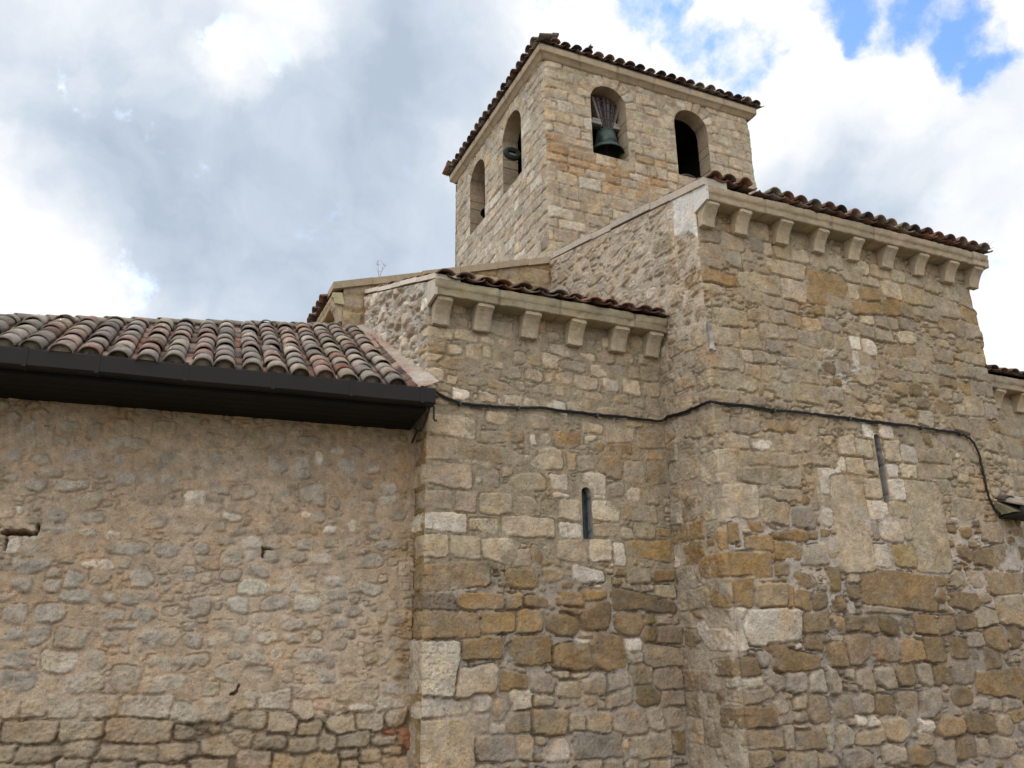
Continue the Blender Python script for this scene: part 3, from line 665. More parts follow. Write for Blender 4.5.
TR_B = [
(210, 5510, 220, 132, 1, 0, 0), (494, 5522, 286, 134, 1, 0, 0), (779, 5503, 178, 93, 1, 0, 1), (965, 5683, 320, 190, 1, 7, 0),
(167, 5311, 128, 130, 4, 7, 0), (347, 5307, 191, 151, 1, 0, 1), (602, 5322, 195, 194, 1, 0, 0), (762, 5345, 104, 133, 1, 0, 0),
(966, 5333, 179, 114, 7, 0, 1), (364, 5137, 400, 150, 3, 4, 1), (115, 5183, 196, 89, 1, 0, 0), (802, 5100, 186, 81, 6, 4, 1),
(1117, 5111, 212, 164, 7, 0, 1), (1417, 5124, 239, 156, 1, 0, 1), (1648, 5338, 211, 191, 1, 2, 0), (1422, 5328, 153, 147, 3, 5, 0),
(1788, 5507, 260, 151, 7, 2, 0), (1613, 5113, 88, 125, 1, 0, 0), (1819, 5128, 258, 148, 1, 7, 1), (103, 4969, 204, 157, 1, 0, 1),
(325, 4918, 119, 98, 1, 0, 0), (617, 4935, 264, 119, 7, 1, 1), (915, 4927, 291, 90, 3, 4, 0), (1231, 4951, 128, 102, 1, 0, 1),
(1526, 4941, 229, 134, 7, 0, 1), (1774, 4955, 111, 104, 1, 0, 0), (1927, 4927, 110, 136, 1, 0, 0), (431, 4749, 189, 127, 2, 0, 0),
(779, 4751, 225, 109, 1, 0, 0), (944, 4720, 82, 69, 2, 0, 0), (1116, 4750, 241, 110, 1, 0, 0), (1386, 4756, 257, 122, 1, 7, 1),
(1711, 4747, 286, 154, 2, 1, 1), (556, 4563, 259, 97, 1, 0, 1), (900, 4502, 287, 157, 1, 0, 1), (316, 4350, 613, 237, 1, 3, 0),
(1812, 4513, 242, 91, 1, 0, 0), (1370, 4522, 425, 180, 3, 1, 1), (188, 5655, 220, 123, 3, 1, 0), (1016, 5501, 192, 105, 3, 1, 1),
(1227, 5333, 151, 167, 3, 0, 1), (299, 4559, 137, 86, 3, 4, 1), (2184, 5492, 256, 87, 1, 0, 1), (2465, 5503, 262, 143, 3, 0, 0),
(2754, 5532, 267, 123, 7, 0, 1), (2389, 5302, 294, 152, 3, 1, 0), (2670, 5350, 216, 132, 7, 0, 1), (2904, 5348, 159, 155, 3, 0, 0),
(2835, 5142, 242, 219, 1, 0, 0), (2519, 5119, 201, 162, 7, 2, 0), (2154, 5117, 322, 160, 3, 1, 0), (1981, 4927, 237, 136, 1, 0, 1),
(2283, 4942, 277, 116, 1, 0, 1), (2052, 4763, 372, 145, 7, 1, 0), (2480, 4759, 373, 127, 3, 1, 1), (2667, 4944, 214, 118, 3, 4, 1),
(2941, 4938, 194, 130, 7, 1, 1), (3143, 5357, 249, 179, 3, 0, 0), (3151, 5137, 247, 177, 3, 0, 0), (3157, 4909, 197, 196, 3, 0, 0),
(1809, 4512, 253, 101, 1, 0, 0), (2215, 4512, 272, 123, 1, 0, 0), (2608, 4474, 385, 219, 3, 1, 0), (1840, 4328, 329, 191, 4, 0, 0),
(2185, 4366, 180, 143, 2, 1, 1), (2265, 4293, 215, 142, 4, 0, 1), (2619, 4289, 337, 113, 4, 6, 0), (3083, 4442, 410, 212, 3, 4, 0),
(1498, 4106, 297, 133, 1, 3, 0), (1536, 4294, 149, 159, 1, 0, 1), (1371, 4288, 73, 138, 2, 0, 0), (3115, 4237, 264, 121, 3, 4, 0),
(3159, 5555, 351, 147, 3, 0, 0), (1970, 5322, 342, 150, 3, 7, 1), (199, 4072, 391, 260, 1, 3, 0), (274, 3764, 533, 256, 1, 3, 0),
(781, 4063, 561, 199, 6, 3, 3), (965, 4277, 532, 136, 3, 4, 0), (1560, 4068, 415, 274, 1, 3, 0), (809, 3745, 198, 158, 7, 0, 0),
(1295, 3748, 475, 228, 3, 1, 1), (1715, 3789, 213, 174, 2, 0, 0), (173, 3463, 317, 205, 3, 1, 0), (510, 3480, 240, 253, 7, 1, 3),
(886, 3459, 376, 238, 1, 0, 0), (1263, 3487, 316, 196, 1, 0, 1), (1588, 3470, 188, 179, 3, 0, 1), (247, 3218, 475, 202, 2, 0, 0),
(717, 3199, 348, 152, 1, 0, 3), (1288, 3216, 659, 220, 1, 0, 0), (148, 2943, 265, 250, 1, 0, 0), (493, 2949, 349, 236, 1, 0, 0),
(890, 2926, 370, 248, 1, 0, 0), (1709, 3618, 233, 51, 2, 0, 0), (1224, 2859, 159, 196, 3, 7, 0), (2089, 4051, 244, 189, 1, 7, 0),
(2446, 4030, 318, 293, 3, 4, 1), (2793, 3993, 291, 265, 3, 0, 0), (3117, 3998, 239, 268, 3, 4, 0), (2170, 3800, 387, 266, 1, 2, 2),
(2772, 3694, 196, 190, 1, 2, 1), (3028, 3696, 223, 202, 3, 0, 1), (2348, 3470, 373, 262, 1, 2, 0), (1848, 3455, 262, 228, 1, 0, 0),
(1843, 3200, 271, 168, 2, 0, 0), (2343, 3225, 352, 153, 3, 1, 0), (2824, 3465, 495, 197, 3, 0, 0), (2636, 3201, 191, 154, 1, 0, 1),
(3183, 3238, 211, 98, 4, 0, 0), (2939, 3013, 630, 212, 4, 0, 0), (1878, 2969, 379, 240, 1, 0, 0), (2241, 2979, 325, 253, 1, 2, 0),
(2508, 2948, 143, 264, 2, 0, 0), (1908, 4060, 120, 218, 3, 4, 0), (2507, 3731, 249, 178, 3, 7, 1), (2905, 3244, 299, 215, 3, 0, 1),
(2261, 3640, 166, 48, 2, 0, 0), (1581, 3457, 188, 169, 3, 0, 1), (392, 2615, 777, 272, 4, 3, 0), (1205, 2612, 415, 211, 4, 0, 1),
(1613, 2664, 274, 152, 4, 3, 1), (1412, 2895, 142, 198, 4, 0, 1), (185, 2345, 414, 174, 6, 8, 3), (686, 2346, 573, 160, 4, 0, 0),
(1083, 2357, 213, 154, 3, 4, 0), (1368, 2366, 298, 148, 4, 6, 1), (323, 2096, 668, 278, 4, 3, 0), (883, 2133, 369, 218, 4, 0, 0),
(1293, 2154, 274, 222, 4, 3, 0), (699, 1855, 425, 221, 6, 4, 0), (1305, 1832, 446, 285, 6, 4, 0), (199, 1669, 396, 538, 2, 7, 3),
(2070, 2670, 413, 173, 2, 0, 1), (3132, 2710, 311, 123, 4, 6, 0), (2460, 2626, 109, 101, 4, 0, 1), (1792, 2416, 370, 160, 4, 0, 1),
(2149, 2450, 275, 108, 4, 6, 1), (2827, 2371, 847, 184, 6, 0, 1), (1822, 2270, 256, 61, 4, 6, 0), (1709, 2120, 385, 251, 4, 6, 1),
(2134, 2176, 356, 292, 6, 0, 1), (2595, 2127, 358, 260, 6, 0, 1), (2860, 2007, 209, 180, 6, 0, 1), (2873, 2175, 166, 118, 6, 0, 1),
(3139, 2003, 349, 191, 6, 3, 0), (3130, 2159, 305, 82, 3, 0, 0), (2302, 1801, 441, 388, 4, 6, 1), (1821, 1763, 474, 272, 6, 4, 1),
(2648, 1877, 238, 150, 2, 0, 1), (2638, 1731, 236, 140, 7, 0, 1), (3067, 1750, 534, 223, 7, 6, 0), (2011, 2004, 248, 87, 3, 0, 1),
(1950, 1926, 195, 86, 2, 0, 1), (2784, 2686, 358, 188, 3, 7, 1), (3143, 2507, 252, 150, 3, 0, 0), (257, 1241, 601, 192, 2, 7, 1),
(647, 1522, 446, 263, 1, 7, 0), (1045, 1511, 329, 178, 6, 4, 0), (696, 1279, 199, 220, 2, 7, 1), (915, 1202, 239, 236, 7, 0, 1),
(1164, 1306, 235, 209, 7, 2, 0), (1441, 1467, 291, 189, 7, 0, 1), (1515, 1079, 481, 256, 6, 3, 1), (1421, 1288, 259, 121, 7, 3, 1),
(651, 1097, 251, 209, 7, 0, 1), (269, 879, 663, 480, 7, 1, 0), (847, 834, 469, 253, 7, 8, 0), (1186, 823, 185, 248, 3, 0, 0),
(1127, 1084, 298, 205, 7, 6, 0), (872, 1027, 173, 101, 7, 2, 0), (730, 661, 266, 90, 3, 0, 1), (1081, 650, 256, 107, 3, 0, 1),
(1033, 1643, 320, 62, 3, 0, 0), (2720, 1547, 269, 252, 6, 3, 1), (2408, 1487, 304, 205, 7, 3, 1), (2085, 1459, 316, 236, 7, 0, 1),
(1751, 1424, 288, 182, 3, 0, 1), (1657, 1559, 207, 66, 3, 0, 0), (1907, 1555, 252, 67, 3, 0, 0), (2432, 1295, 334, 194, 3, 7, 1),
(2795, 1321, 344, 214, 6, 0, 1), (3082, 1498, 375, 237, 7, 6, 0), (3130, 1282, 286, 156, 3, 0, 0), (2545, 1031, 407, 275, 3, 7, 1),
(2886, 1053, 225, 262, 7, 3, 1), (3132, 1062, 240, 248, 7, 0, 1), (1839, 1051, 237, 162, 3, 0, 0), (2109, 1050, 302, 197, 3, 0, 0),
(2111, 805, 570, 242, 7, 8, 0), (2805, 775, 528, 265, 3, 7, 1), (3169, 809, 141, 252, 6, 0, 0), (2481, 781, 164, 130, 3, 0, 1),
(2904, 559, 253, 122, 3, 0, 0), (2285, 591, 242, 120, 3, 0, 1), (2519, 579, 184, 121, 3, 0, 1), (1575, 797, 287, 236, 2, 7, 1),
(1674, 611, 268, 93, 7, 0, 1), (2005, 602, 276, 110, 3, 0, 1),]
TR_A = [
(-4101, 4023, 165, 150, 7, 0, 0), (-3972, 4199, 158, 131, 7, 0, 0), (-3456, 4054, 154, 176, 7, 0, 0), (-3711, 4077, 190, 153, 7, 0, 0),
(-3211, 4147, 197, 145, 4, 3, 0), (-4148, 3756, 154, 137, 7, 0, 0), (-3904, 3730, 157, 116, 7, 0, 0), (-3516, 3773, 343, 172, 7, 0, 0),
(-3140, 3811, 176, 175, 7, 0, 0), (-2693, 3820, 193, 134, 7, 0, 0), (-2394, 3840, 176, 135, 7, 0, 0), (-3815, 3602, 222, 105, 7, 0, 0),
(-3347, 3621, 144, 129, 7, 0, 0), (-4133, 3508, 144, 103, 7, 0, 0), (-3624, 3476, 327, 105, 7, 2, 0), (-3096, 3572, 166, 129, 7, 0, 0),
(-2883, 3574, 159, 131, 7, 0, 0), (-2689, 3596, 151, 154, 7, 0, 0), (-2468, 3638, 113, 100, 7, 0, 0), (-2400, 3419, 204, 142, 2, 0, 0),
(-3429, 3327, 245, 168, 7, 5, 0), (-3714, 3187, 248, 206, 7, 0, 0), (-4022, 3193, 71, 81, 2, 0, 0), (-3359, 3162, 226, 125, 7, 0, 0),
(-3020, 3140, 135, 94, 7, 0, 0), (-2750, 3146, 207, 170, 7, 0, 0), (-3652, 3040, 275, 92, 7, 0, 0), (-3396, 3009, 187, 92, 7, 2, 0),
(-3146, 2988, 133, 72, 2, 0, 0), (-3865, 2930, 179, 70, 7, 2, 0), (-4035, 2840, 150, 143, 2, 0, 0), (-3354, 2871, 158, 122, 7, 0, 0),
(-3146, 3944, 434, 155, 7, 5, 0), (-3906, 3459, 182, 145, 7, 0, 0), (-2812, 3744, 100, 155, 7, 0, 0), (-3838, 2657, 330, 148, 7, 0, 0),
(-3241, 2683, 299, 111, 2, 0, 0), (-3622, 2474, 135, 127, 7, 0, 0), (-3896, 2479, 176, 107, 7, 0, 0), (-3442, 2517, 146, 149, 7, 0, 0),
(-3389, 2369, 301, 128, 7, 0, 0), (-3099, 2378, 130, 99, 7, 0, 0), (-2833, 2377, 324, 130, 7, 0, 0), (-2833, 2575, 182, 204, 7, 0, 0),
(-2996, 2855, 383, 134, 7, 0, 0), (-2613, 2841, 217, 146, 7, 0, 0), (-2284, 2867, 121, 117, 7, 0, 0), (-3615, 2201, 249, 164, 7, 0, 0),
(-3914, 2194, 174, 171, 7, 0, 0), (-3048, 2200, 223, 138, 7, 0, 0), (-2756, 2202, 209, 159, 7, 0, 0), (-2233, 2272, 187, 173, 7, 0, 0),
(-3914, 2023, 190, 131, 7, 0, 0), (-3676, 2014, 176, 189, 7, 8, 0), (-3380, 1966, 261, 172, 7, 0, 0), (-2942, 2092, 299, 78, 7, 0, 0),
(-3001, 1970, 222, 145, 7, 0, 0), (-2583, 1979, 354, 187, 7, 0, 0), (-2275, 1964, 157, 119, 7, 0, 0), (-3440, 1753, 311, 216, 7, 2, 0),
(-3178, 1769, 218, 180, 7, 0, 0), (-3794, 1577, 291, 164, 7, 0, 0), (-3504, 1549, 210, 138, 4, 3, 0), (-3231, 1558, 340, 187, 3, 7, 0),
(-2843, 1579, 259, 247, 7, 0, 0), (-2521, 1550, 379, 163, 3, 7, 0), (-2400, 2616, 159, 145, 7, 0, 0), (-2609, 2529, 78, 61, 7, 0, 0),
(-2505, 2244, 126, 80, 2, 0, 0), (-3861, 2811, 170, 119, 7, 0, 0), (-3832, 1771, 206, 185, 3, 7, 0), (-2551, 1739, 247, 155, 3, 7, 0),
(-2274, 1755, 311, 118, 7, 0, 0), (-1558, 3831, 221, 186, 7, 0, 0), (-1286, 3779, 180, 210, 7, 0, 0), (-1119, 3932, 125, 166, 2, 0, 0),
(-803, 3876, 198, 179, 7, 0, 0), (-507, 3871, 178, 157, 7, 0, 0), (-923, 4055, 163, 96, 7, 2, 0), (-2152, 3547, 188, 145, 7, 0, 0),
(-1960, 3655, 149, 90, 7, 2, 0), (-1893, 3500, 234, 135, 7, 0, 0), (-1520, 3682, 143, 92, 7, 0, 0), (-1468, 3489, 131, 114, 7, 0, 0),
(-1169, 3517, 247, 185, 7, 0, 0), (-913, 3426, 114, 115, 7, 0, 0), (-705, 3407, 138, 128, 7, 0, 0), (-506, 3388, 93, 140, 7, 0, 0),
(-332, 3479, 214, 118, 7, 2, 0), (-1992, 3227, 199, 88, 2, 0, 0), (-1790, 3292, 64, 89, 7, 0, 0), (-1370, 3346, 132, 90, 7, 0, 0),
(-1228, 3290, 100, 79, 2, 0, 0), (-1081, 3268, 123, 136, 7, 0, 0), (-966, 3130, 112, 79, 2, 0, 0), (-713, 3187, 103, 126, 2, 0, 0),
(-2149, 3110, 154, 108, 7, 0, 0), (-1911, 3076, 167, 87, 7, 0, 0), (-1696, 3112, 202, 121, 7, 0, 0), (-2037, 2962, 186, 86, 7, 0, 0),
(-1785, 2960, 211, 152, 7, 2, 0), (-1543, 2935, 160, 87, 7, 0, 0), (-1191, 2970, 220, 133, 7, 0, 0), (-1969, 2781, 206, 192, 7, 2, 0),
(-2171, 4050, 372, 127, 3, 0, 0), (-189, 3326, 203, 129, 6, 0, 0), (-1223, 4135, 308, 108, 6, 0, 0), (-2235, 3820, 199, 227, 7, 0, 0),
(-313, 3636, 167, 143, 7, 0, 0), (-416, 3170, 117, 115, 7, 0, 0), (-268, 2967, 352, 115, 7, 0, 0), (-707, 4242, 190, 98, 7, 3, 0),
(-1713, 4126, 441, 259, 3, 0, 0), (-1774, 2816, 147, 129, 7, 2, 0), (-1571, 2800, 170, 108, 7, 0, 0), (-1313, 2819, 217, 109, 7, 0, 0),
(-1038, 2810, 243, 121, 7, 2, 0), (-612, 2856, 205, 124, 7, 0, 0), (-1970, 2607, 195, 126, 7, 0, 0), (-1692, 2651, 220, 96, 7, 0, 0),
(-1406, 2598, 171, 107, 7, 0, 0), (-1139, 2659, 153, 109, 7, 0, 0), (-892, 2571, 222, 120, 7, 2, 0), (-880, 2445, 276, 130, 7, 0, 0),
(-1716, 2496, 292, 148, 7, 2, 0), (-1453, 2495, 148, 96, 7, 0, 0), (-1227, 2494, 259, 107, 7, 2, 0), (-1872, 2310, 194, 155, 7, 2, 0),
(-1484, 2335, 253, 137, 7, 0, 0), (-1151, 2307, 259, 138, 7, 2, 0), (-866, 2283, 132, 86, 7, 0, 0), (-1628, 2171, 249, 103, 7, 0, 0),
(-1320, 2110, 233, 146, 7, 0, 0), (-1075, 2122, 172, 84, 7, 0, 0), (-791, 2123, 176, 106, 7, 0, 0), (-1981, 2108, 221, 102, 7, 0, 0),
(-1999, 1966, 200, 161, 7, 0, 0), (-1794, 1996, 152, 163, 7, 0, 0), (-1546, 1980, 217, 113, 7, 2, 0), (-1280, 1985, 169, 103, 7, 0, 0),
(-1045, 1985, 129, 104, 7, 0, 0), (-1637, 1812, 235, 202, 7, 3, 0), (-1448, 1841, 145, 143, 7, 2, 0), (-1098, 1788, 298, 144, 7, 0, 0),
(-1846, 1824, 121, 100, 7, 0, 0), (-1616, 1621, 264, 140, 7, 0, 0), (-365, 1766, 246, 116, 4, 5, 0), (-691, 1638, 152, 82, 4, 0, 0),
(-465, 2049, 202, 64, 4, 0, 0), (-145, 2174, 173, 120, 6, 8, 0), (-334, 2184, 113, 119, 4, 0, 0), (-105, 1758, 136, 42, 4, 0, 0),
(-904, 1585, 192, 133, 7, 3, 0), (-541, 2796, 390, 157, 7, 0, 0), (-482, 2485, 250, 110, 7, 0, 0), (-1889, 1635, 239, 158, 3, 7, 0),
(-3636, 1138, 456, 208, 3, 0, 0), (-3200, 1148, 401, 161, 3, 0, 0), (-2683, 1114, 594, 198, 3, 0, 0), (-2202, 1093, 347, 137, 3, 0, 0),
(-3520, 944, 393, 144, 3, 0, 1), (-3178, 961, 281, 157, 3, 0, 1), (-2908, 925, 215, 162, 3, 0, 1), (-2640, 912, 284, 160, 3, 0, 1),
(-2284, 915, 376, 144, 3, 1, 1), (-3846, 960, 258, 148, 3, 0, 0), (-3228, 786, 287, 173, 3, 0, 0), (-2879, 765, 411, 166, 3, 0, 0),
(-2422, 724, 462, 167, 3, 0, 0), (-2011, 737, 325, 162, 3, 0, 0), (-3362, 1348, 264, 183, 3, 5, 0), (-3045, 1340, 333, 204, 3, 4, 1),
(-2646, 1325, 446, 197, 3, 0, 0), (-2288, 1272, 238, 171, 3, 0, 1), (-3815, 1329, 169, 116, 7, 0, 0), (-3611, 1328, 206, 126, 3, 7, 0),
(-3765, 788, 299, 155, 3, 0, 0), (-3494, 766, 204, 139, 3, 0, 0), (-3951, 1158, 141, 188, 3, 0, 0), (-570, 1425, 400, 176, 4, 3, 0),
(-213, 1311, 280, 136, 1, 0, 1), (-168, 1156, 221, 141, 3, 0, 1), (-523, 1278, 273, 87, 1, 0, 1), (-767, 1284, 145, 65, 1, 0, 1),
(-945, 1299, 166, 94, 1, 9, 0), (-1140, 1256, 207, 162, 3, 0, 0), (-945, 1198, 132, 79, 1, 0, 1), (-722, 1108, 275, 162, 3, 0, 0),
(-436, 1137, 292, 150, 3, 0, 0), (-1335, 1130, 284, 216, 3, 0, 0), (-1658, 1186, 324, 164, 3, 0, 1), (-1960, 1278, 266, 197, 3, 0, 1),
(-1703, 1363, 199, 159, 3, 0, 0), (-1436, 1356, 327, 161, 3, 0, 0), (-2068, 1102, 258, 134, 3, 0, 1), (-1731, 1007, 248, 161, 3, 0, 1),
(-1434, 971, 312, 173, 3, 0, 1), (-1120, 929, 269, 154, 3, 0, 1), (-1072, 1080, 213, 135, 3, 0, 0), (-874, 950, 171, 197, 3, 0, 1),
(-575, 959, 287, 137, 3, 0, 0), (-284, 948, 270, 117, 7, 0, 1), (-60, 948, 158, 186, 9, 0, 1), (-232, 1009, 126, 76, 9, 0, 1),
(-633, 820, 189, 88, 3, 0, 1), (-407, 787, 214, 136, 3, 0, 1), (-173, 837, 202, 79, 3, 0, 1), (-1574, 796, 300, 193, 3, 0, 0),
(-1253, 771, 276, 175, 4, 3, 1), (-919, 741, 347, 187, 4, 3, 1), (-1928, 926, 345, 187, 3, 0, 1), (-616, 712, 166, 118, 3, 0, 0),
(-362, 631, 270, 143, 3, 0, 0), (-125, 684, 298, 151, 3, 0, 0), (-1059, 1439, 366, 128, 3, 0, 0), (-168, 1453, 254, 133, 7, 0, 0),
(8, 1392, 119, 137, 7, 0, 1),]
# ------------------------------------------------------------------ ground
g_ = np.random.default_rng(3)
xs = np.concatenate([np.linspace(-600, -20, 12), np.linspace(-18, 30, 60), np.linspace(34, 600, 12)]); ys = np.concatenate([np.linspace(-600, -14, 12), np.linspace(-12, 30, 56), np.linspace(34, 600, 12)])
gx, gy = np.meshgrid(xs, ys); gz = .03*fbm(gx, gy, .4, 3, 900)-.03
idx = np.arange(gx.size).reshape(gx.shape)
gr = mk('ground', np.stack([gx, gy, gz], -1), np.stack([idx[:-1, :-1], idx[:-1, 1:], idx[1:, 1:], idx[1:, :-1]], -1).reshape(-1, 4), M_GROUND, None,
        np.array((.20, .175, .12))*(1+.2*fbm(gx, gy, .7, 3, 910)).reshape(-1, 1), True)
gr['kind'] = 'structure'

# ------------------------------------------------------------------ masses (X along the church front, Y away, Z up)
CX0, CX1, CY, CTOP, CSOF = 6.30, 11.49, 8.0, 7.59, 7.37      # tall block with nine corbels
BX0, BX1, BY, BTOP, BSOF = 2.98, 6.30, 9.05, 6.09, 5.89      # lower block with six corbels
EY = 12.2                                                       # gable of the transept behind
TX0, TX1, TY0, TY1, TSOF, TTOP = 6.59, 11.84, 12.8, 17.9, 13.50, 13.76
AU = np.array([math.cos(R(4)), -math.sin(R(4)), 0]); AO = np.array([2.98, 9.40, 0]); AN = np.array([AU[1], -AU[0], 0])
RAKE_C = lambda y: 7.60+.2247*(y-7.75)
RAKE_B = lambda y: 6.09+.367*(y-8.78)
ROOF_A = lambda y: 4.705+.59*(y-8.813)

tower = thing('bell_tower', 'square stone bell tower with arched openings and a low tiled roof', 'bell tower', (9.2, 15.3, 0))
chancel = thing('church_chancel', 'tall stone church block with nine corbels under its cornice and a narrow slit window', 'church', (8.9, 10, 0))
chapel = thing('side_chapel', 'lower stone chapel with six corbels between the annex and the tall block', 'chapel', (4.6, 10.5, 0))
transept = thing('church_transept', 'gabled stone wing rising behind the lower chapel at the foot of the tower', 'transept', (7, 14, 0))
annex = thing('annex_building', 'low rubble stone annex with barrel tile roof and dark gutter', 'building', (-1.3, 11, 0))
chapel_r = thing('side_chapel', 'low stone chapel mostly hidden past the right edge of the tall block', 'chapel', (13, 10.5, 0))
canopy = thing('tiled_canopy', 'small dark canopy with mossy tiles at the right end of the tall block', 'canopy', (11.6, 7.9, 0))

# ---- arris wear shared by the two faces that meet there
def wear(seed, amp=.016, h=.29, lowz=None, low=0.0):
    T = np.random.default_rng(seed).random(400)
    def f(z):
        i = np.floor(z/h+.31).astype(int); fr = z/h+.31-np.floor(z/h+.31)
        e = .006+amp*T[np.clip(i, 0, 399)]+amp*.7*np.abs(fbm(z, z*0+seed*.37, 6, 3, 300+seed))+.012*np.exp(-(np.minimum(fr, 1-fr)/.035)**2)
        if lowz is not None: e = e+low*sstep(lowz+.3, lowz-.3, z)
        return e
    return f
eC = wear(1, .014, .3, 3.5, .05); eB = wear(2, .012, .27)
_er = wear(3, .03, .27)
eCR = lambda z: _er(z)+.05*sstep(6.72, 6.80, z)*sstep(7.4, 7.2, z)+.02*sstep(6.2, 6.1, z)-.02*sstep(5.4, 5.2, z)
eT = wear(4, .02, .23)

# ------------------------------------------------------------------ tall block: front wall
RES = .0108
zsC = np.arange(0, CSOF+.02, RES)
def colC(x, z, g):
    r = g.random()
    if z > 5.2: return pal('T' if r < .5 else 'TP' if r < .7 else 'O' if r < .8 else 'P' if r < .9 else 'G')
    if z > 3.6: return pal('T' if r < .5 else 'PT' if r < .75 else 'G' if r < .9 else 'TO')
    if z > 2.6: return pal('OB' if r < .5 else 'B' if r < .75 else 'T' if r < .9 else 'WG')
    return pal('BG' if r < .35 else 'G' if r < .6 else 'T' if r < .85 else 'B')
protC = lambda x, z: .013 if z > 3.5 else (.022 if z > 2.7 else .030)
fC = Field(np.arange(0, CX1-CX0+1e-6, RES), zsC, 11)
fC.traced(TR_C, protC, .14)
fC.fill([(.30, .42, .45, .7, 260), (.2, .3, .5, .8, 700), (.13, .2, .5, .85, 1400), (.07, .13, .5, .9, 2600), (.04, .07, .5, 1, 3000)], colC, protC, rnd=.5, gap=.006)
def hmC(u, v):
    hi = .003+.005*fbm(u, v, 3, 3, 50)+.003*fbm(u, v, 16, 2, 51)-.016*sstep(.0, .4, fbm(u, v, 5, 3, 54))
    lo = .000+.008*fbm(u, v, 3, 3, 52)+.006*fbm(u, v, 14, 3, 53)-.05*sstep(.12, .45, fbm(u, v, 6, 3, 55))*sstep(2.9, 2.3, v)-.02*sstep(.3, .5, fbm(u, v, 5, 3, 57))
    k = sstep(3.5, 3.1, v); return hi*(1-k)+lo*k
def mcC(u, v):
    a = np.array((.325, .255, .172)); b = np.array((.41, .35, .295)); c = np.array((.29, .24, .195))
    k = sstep(3.7, 3.2, v+.25*fbm(u, v, 2, 2, 56))[..., None]; q = sstep(2.5, 1.9, v+.3*fbm(u, v, 2, 2, 58))[..., None]
    col = a*(1-k)+(b*(1-q)+c*q)*k
    w = np.exp(-(((u-2.25)/.35)**2+((v-5.45)/.33)**2))*sstep(-.1, .2, fbm(u, v, 5, 3, 59))     # white mortar repair
    return col*(1-w[..., None])+np.array((.52, .48, .43))*w[..., None]
fC.solve(hmC, mcC, relief=.034, grow=np.where(fC.v > 3.3, .022, .010), crack=np.where(fC.v > 3.4, .038, .060))
SL_C = (8.913-CX0, .052, 3.63, 4.53); SL_B = (5.058-BX0, .066, 3.11, 3.745)
wall_mesh('wall', chancel, fC, (CX0, CY, 0), (1, 0, 0), (0, -1, 0), M_STONE,
          cut=lambda u, v: -arch_sdf(u, v, *SL_C), corners=[(0, eC, (1, 1, 0), 1), (CX1-CX0, eCR, (-1, 1, 0), 1)])
def slit(parent, O, sl, dep=.11):
    o = np.array(O, float)
    w = reveal('window', parent, O, (1, 0, 0), (0, -1, 0), *sl, dep, M_TRIM, (.27, .25, .23), seed=7)
    uc, hw, z0, z1 = sl; m = MB(); m.box((o[0]+uc-hw-.02, o[1]+dep-.03, z0-.02), (o[0]+uc+hw+.02, o[1]+dep-.012, z1+.02))
    p = m.build('pane', M_GLASS, w)
    m = MB(); m.box((o[0]+uc-.006, o[1]+dep-.05, z0), (o[0]+uc+.006, o[1]+dep-.031, z1-.01), (.05, .05, .05)); m.build('window_bar', M_IRON, w)
slit(chancel, (CX0, CY, 0), SL_C)

# ---- tall block: left side (above the chapel roof it is rough rubble)
uS = np.concatenate([np.arange(0, 1.12, .014), np.arange(1.12, EY-CY+.01, .024)])
zsS = np.arange(0, 8.7, RES)
fS = Field(uS, zsS, 21, warp=.012)
def colS(x, z, g):
    r = g.random()
    if x > 1.0 or z > 6.9: return .55*pal('TG' if r < .3 else 'GP' if r < .6 else 'T' if r < .8 else 'WG' if r < .93 else 'TO')+.45*np.array((.44, .365, .285))
    if z > 3.7: return pal('TP' if r < .4 else 'T' if r < .75 else 'GT')
    if z > 2.9: return pal('O' if r < .5 else 'TO' if r < .8 else 'B')
    if z > 2.3: return pal('WG' if r < .6 else 'GP')
    return pal('BG' if r < .5 else 'G' if r < .8 else 'T')
fS.quoins(TR_C, 140, 5)
fS.stone(.22, 7.33, .52, .36, pal('W')*1.12, prot=.016, sharp=True); fS.stone(.45, 7.55, .3, .16, pal('W'), prot=.014, sharp=True)
fS.courses(0, 5.2, (.2, .3), (.25, .5), colS, lambda x, z: .014, skip=lambda x, z, w, h: x > 1.15 or x < .55, u0=.5, u1=1.15)
fS.fill([(.3, .45, .45, .7, 200), (.18, .3, .5, .8, 700), (.1, .18, .5, .9, 1800), (.05, .1, .6, 1, 2500)], colS, lambda x, z: .014 if x < 1 and z < 6 else .022, rnd=.4, region=lambda x, z: x < 1.15 or z > 5.8, gap=.004)
fS.solve(lambda u, v: .004+.012*fbm(u, v, 4, 3, 60)+.007*fbm(u, v, 17, 2, 61)-.03*sstep(.2, .5, fbm(u, v, 6, 3, 62)), lambda u, v: np.where((v > 5.5)[..., None], np.array((.42, .35, .27)), np.array((.36, .30, .23))), relief=.030, rough=.010, crack=.02)
_k = sstep(-.04, .05, fS.v-(6.98+.55*np.clip(fS.u, 0, 1))+.10*fbm(fS.u, fS.v, 6, 3, 66))*sstep(.52, .40, fS.u+.06*fbm(fS.u, fS.v, 5, 2, 67))
fS.h = fS.h*(1-_k)+(.020+.004*fbm(fS.u, fS.v, 9, 3, 68))*_k; fS.col = fS.col*(1-_k[..., None])+np.array((.56, .53, .49))*_k[..., None]
wall_mesh('wall', chancel, fS, (CX0, CY, 0), (0, 1, 0), (-1, 0, 0), M_ROUGH,
          cut=lambda u, v: np.minimum(RAKE_C(u+CY)-.03-v, np.maximum(1.12-u, v-RAKE_B(u+CY)+.35)), corners=[(0, eC, (1, 1, 0), 1)])
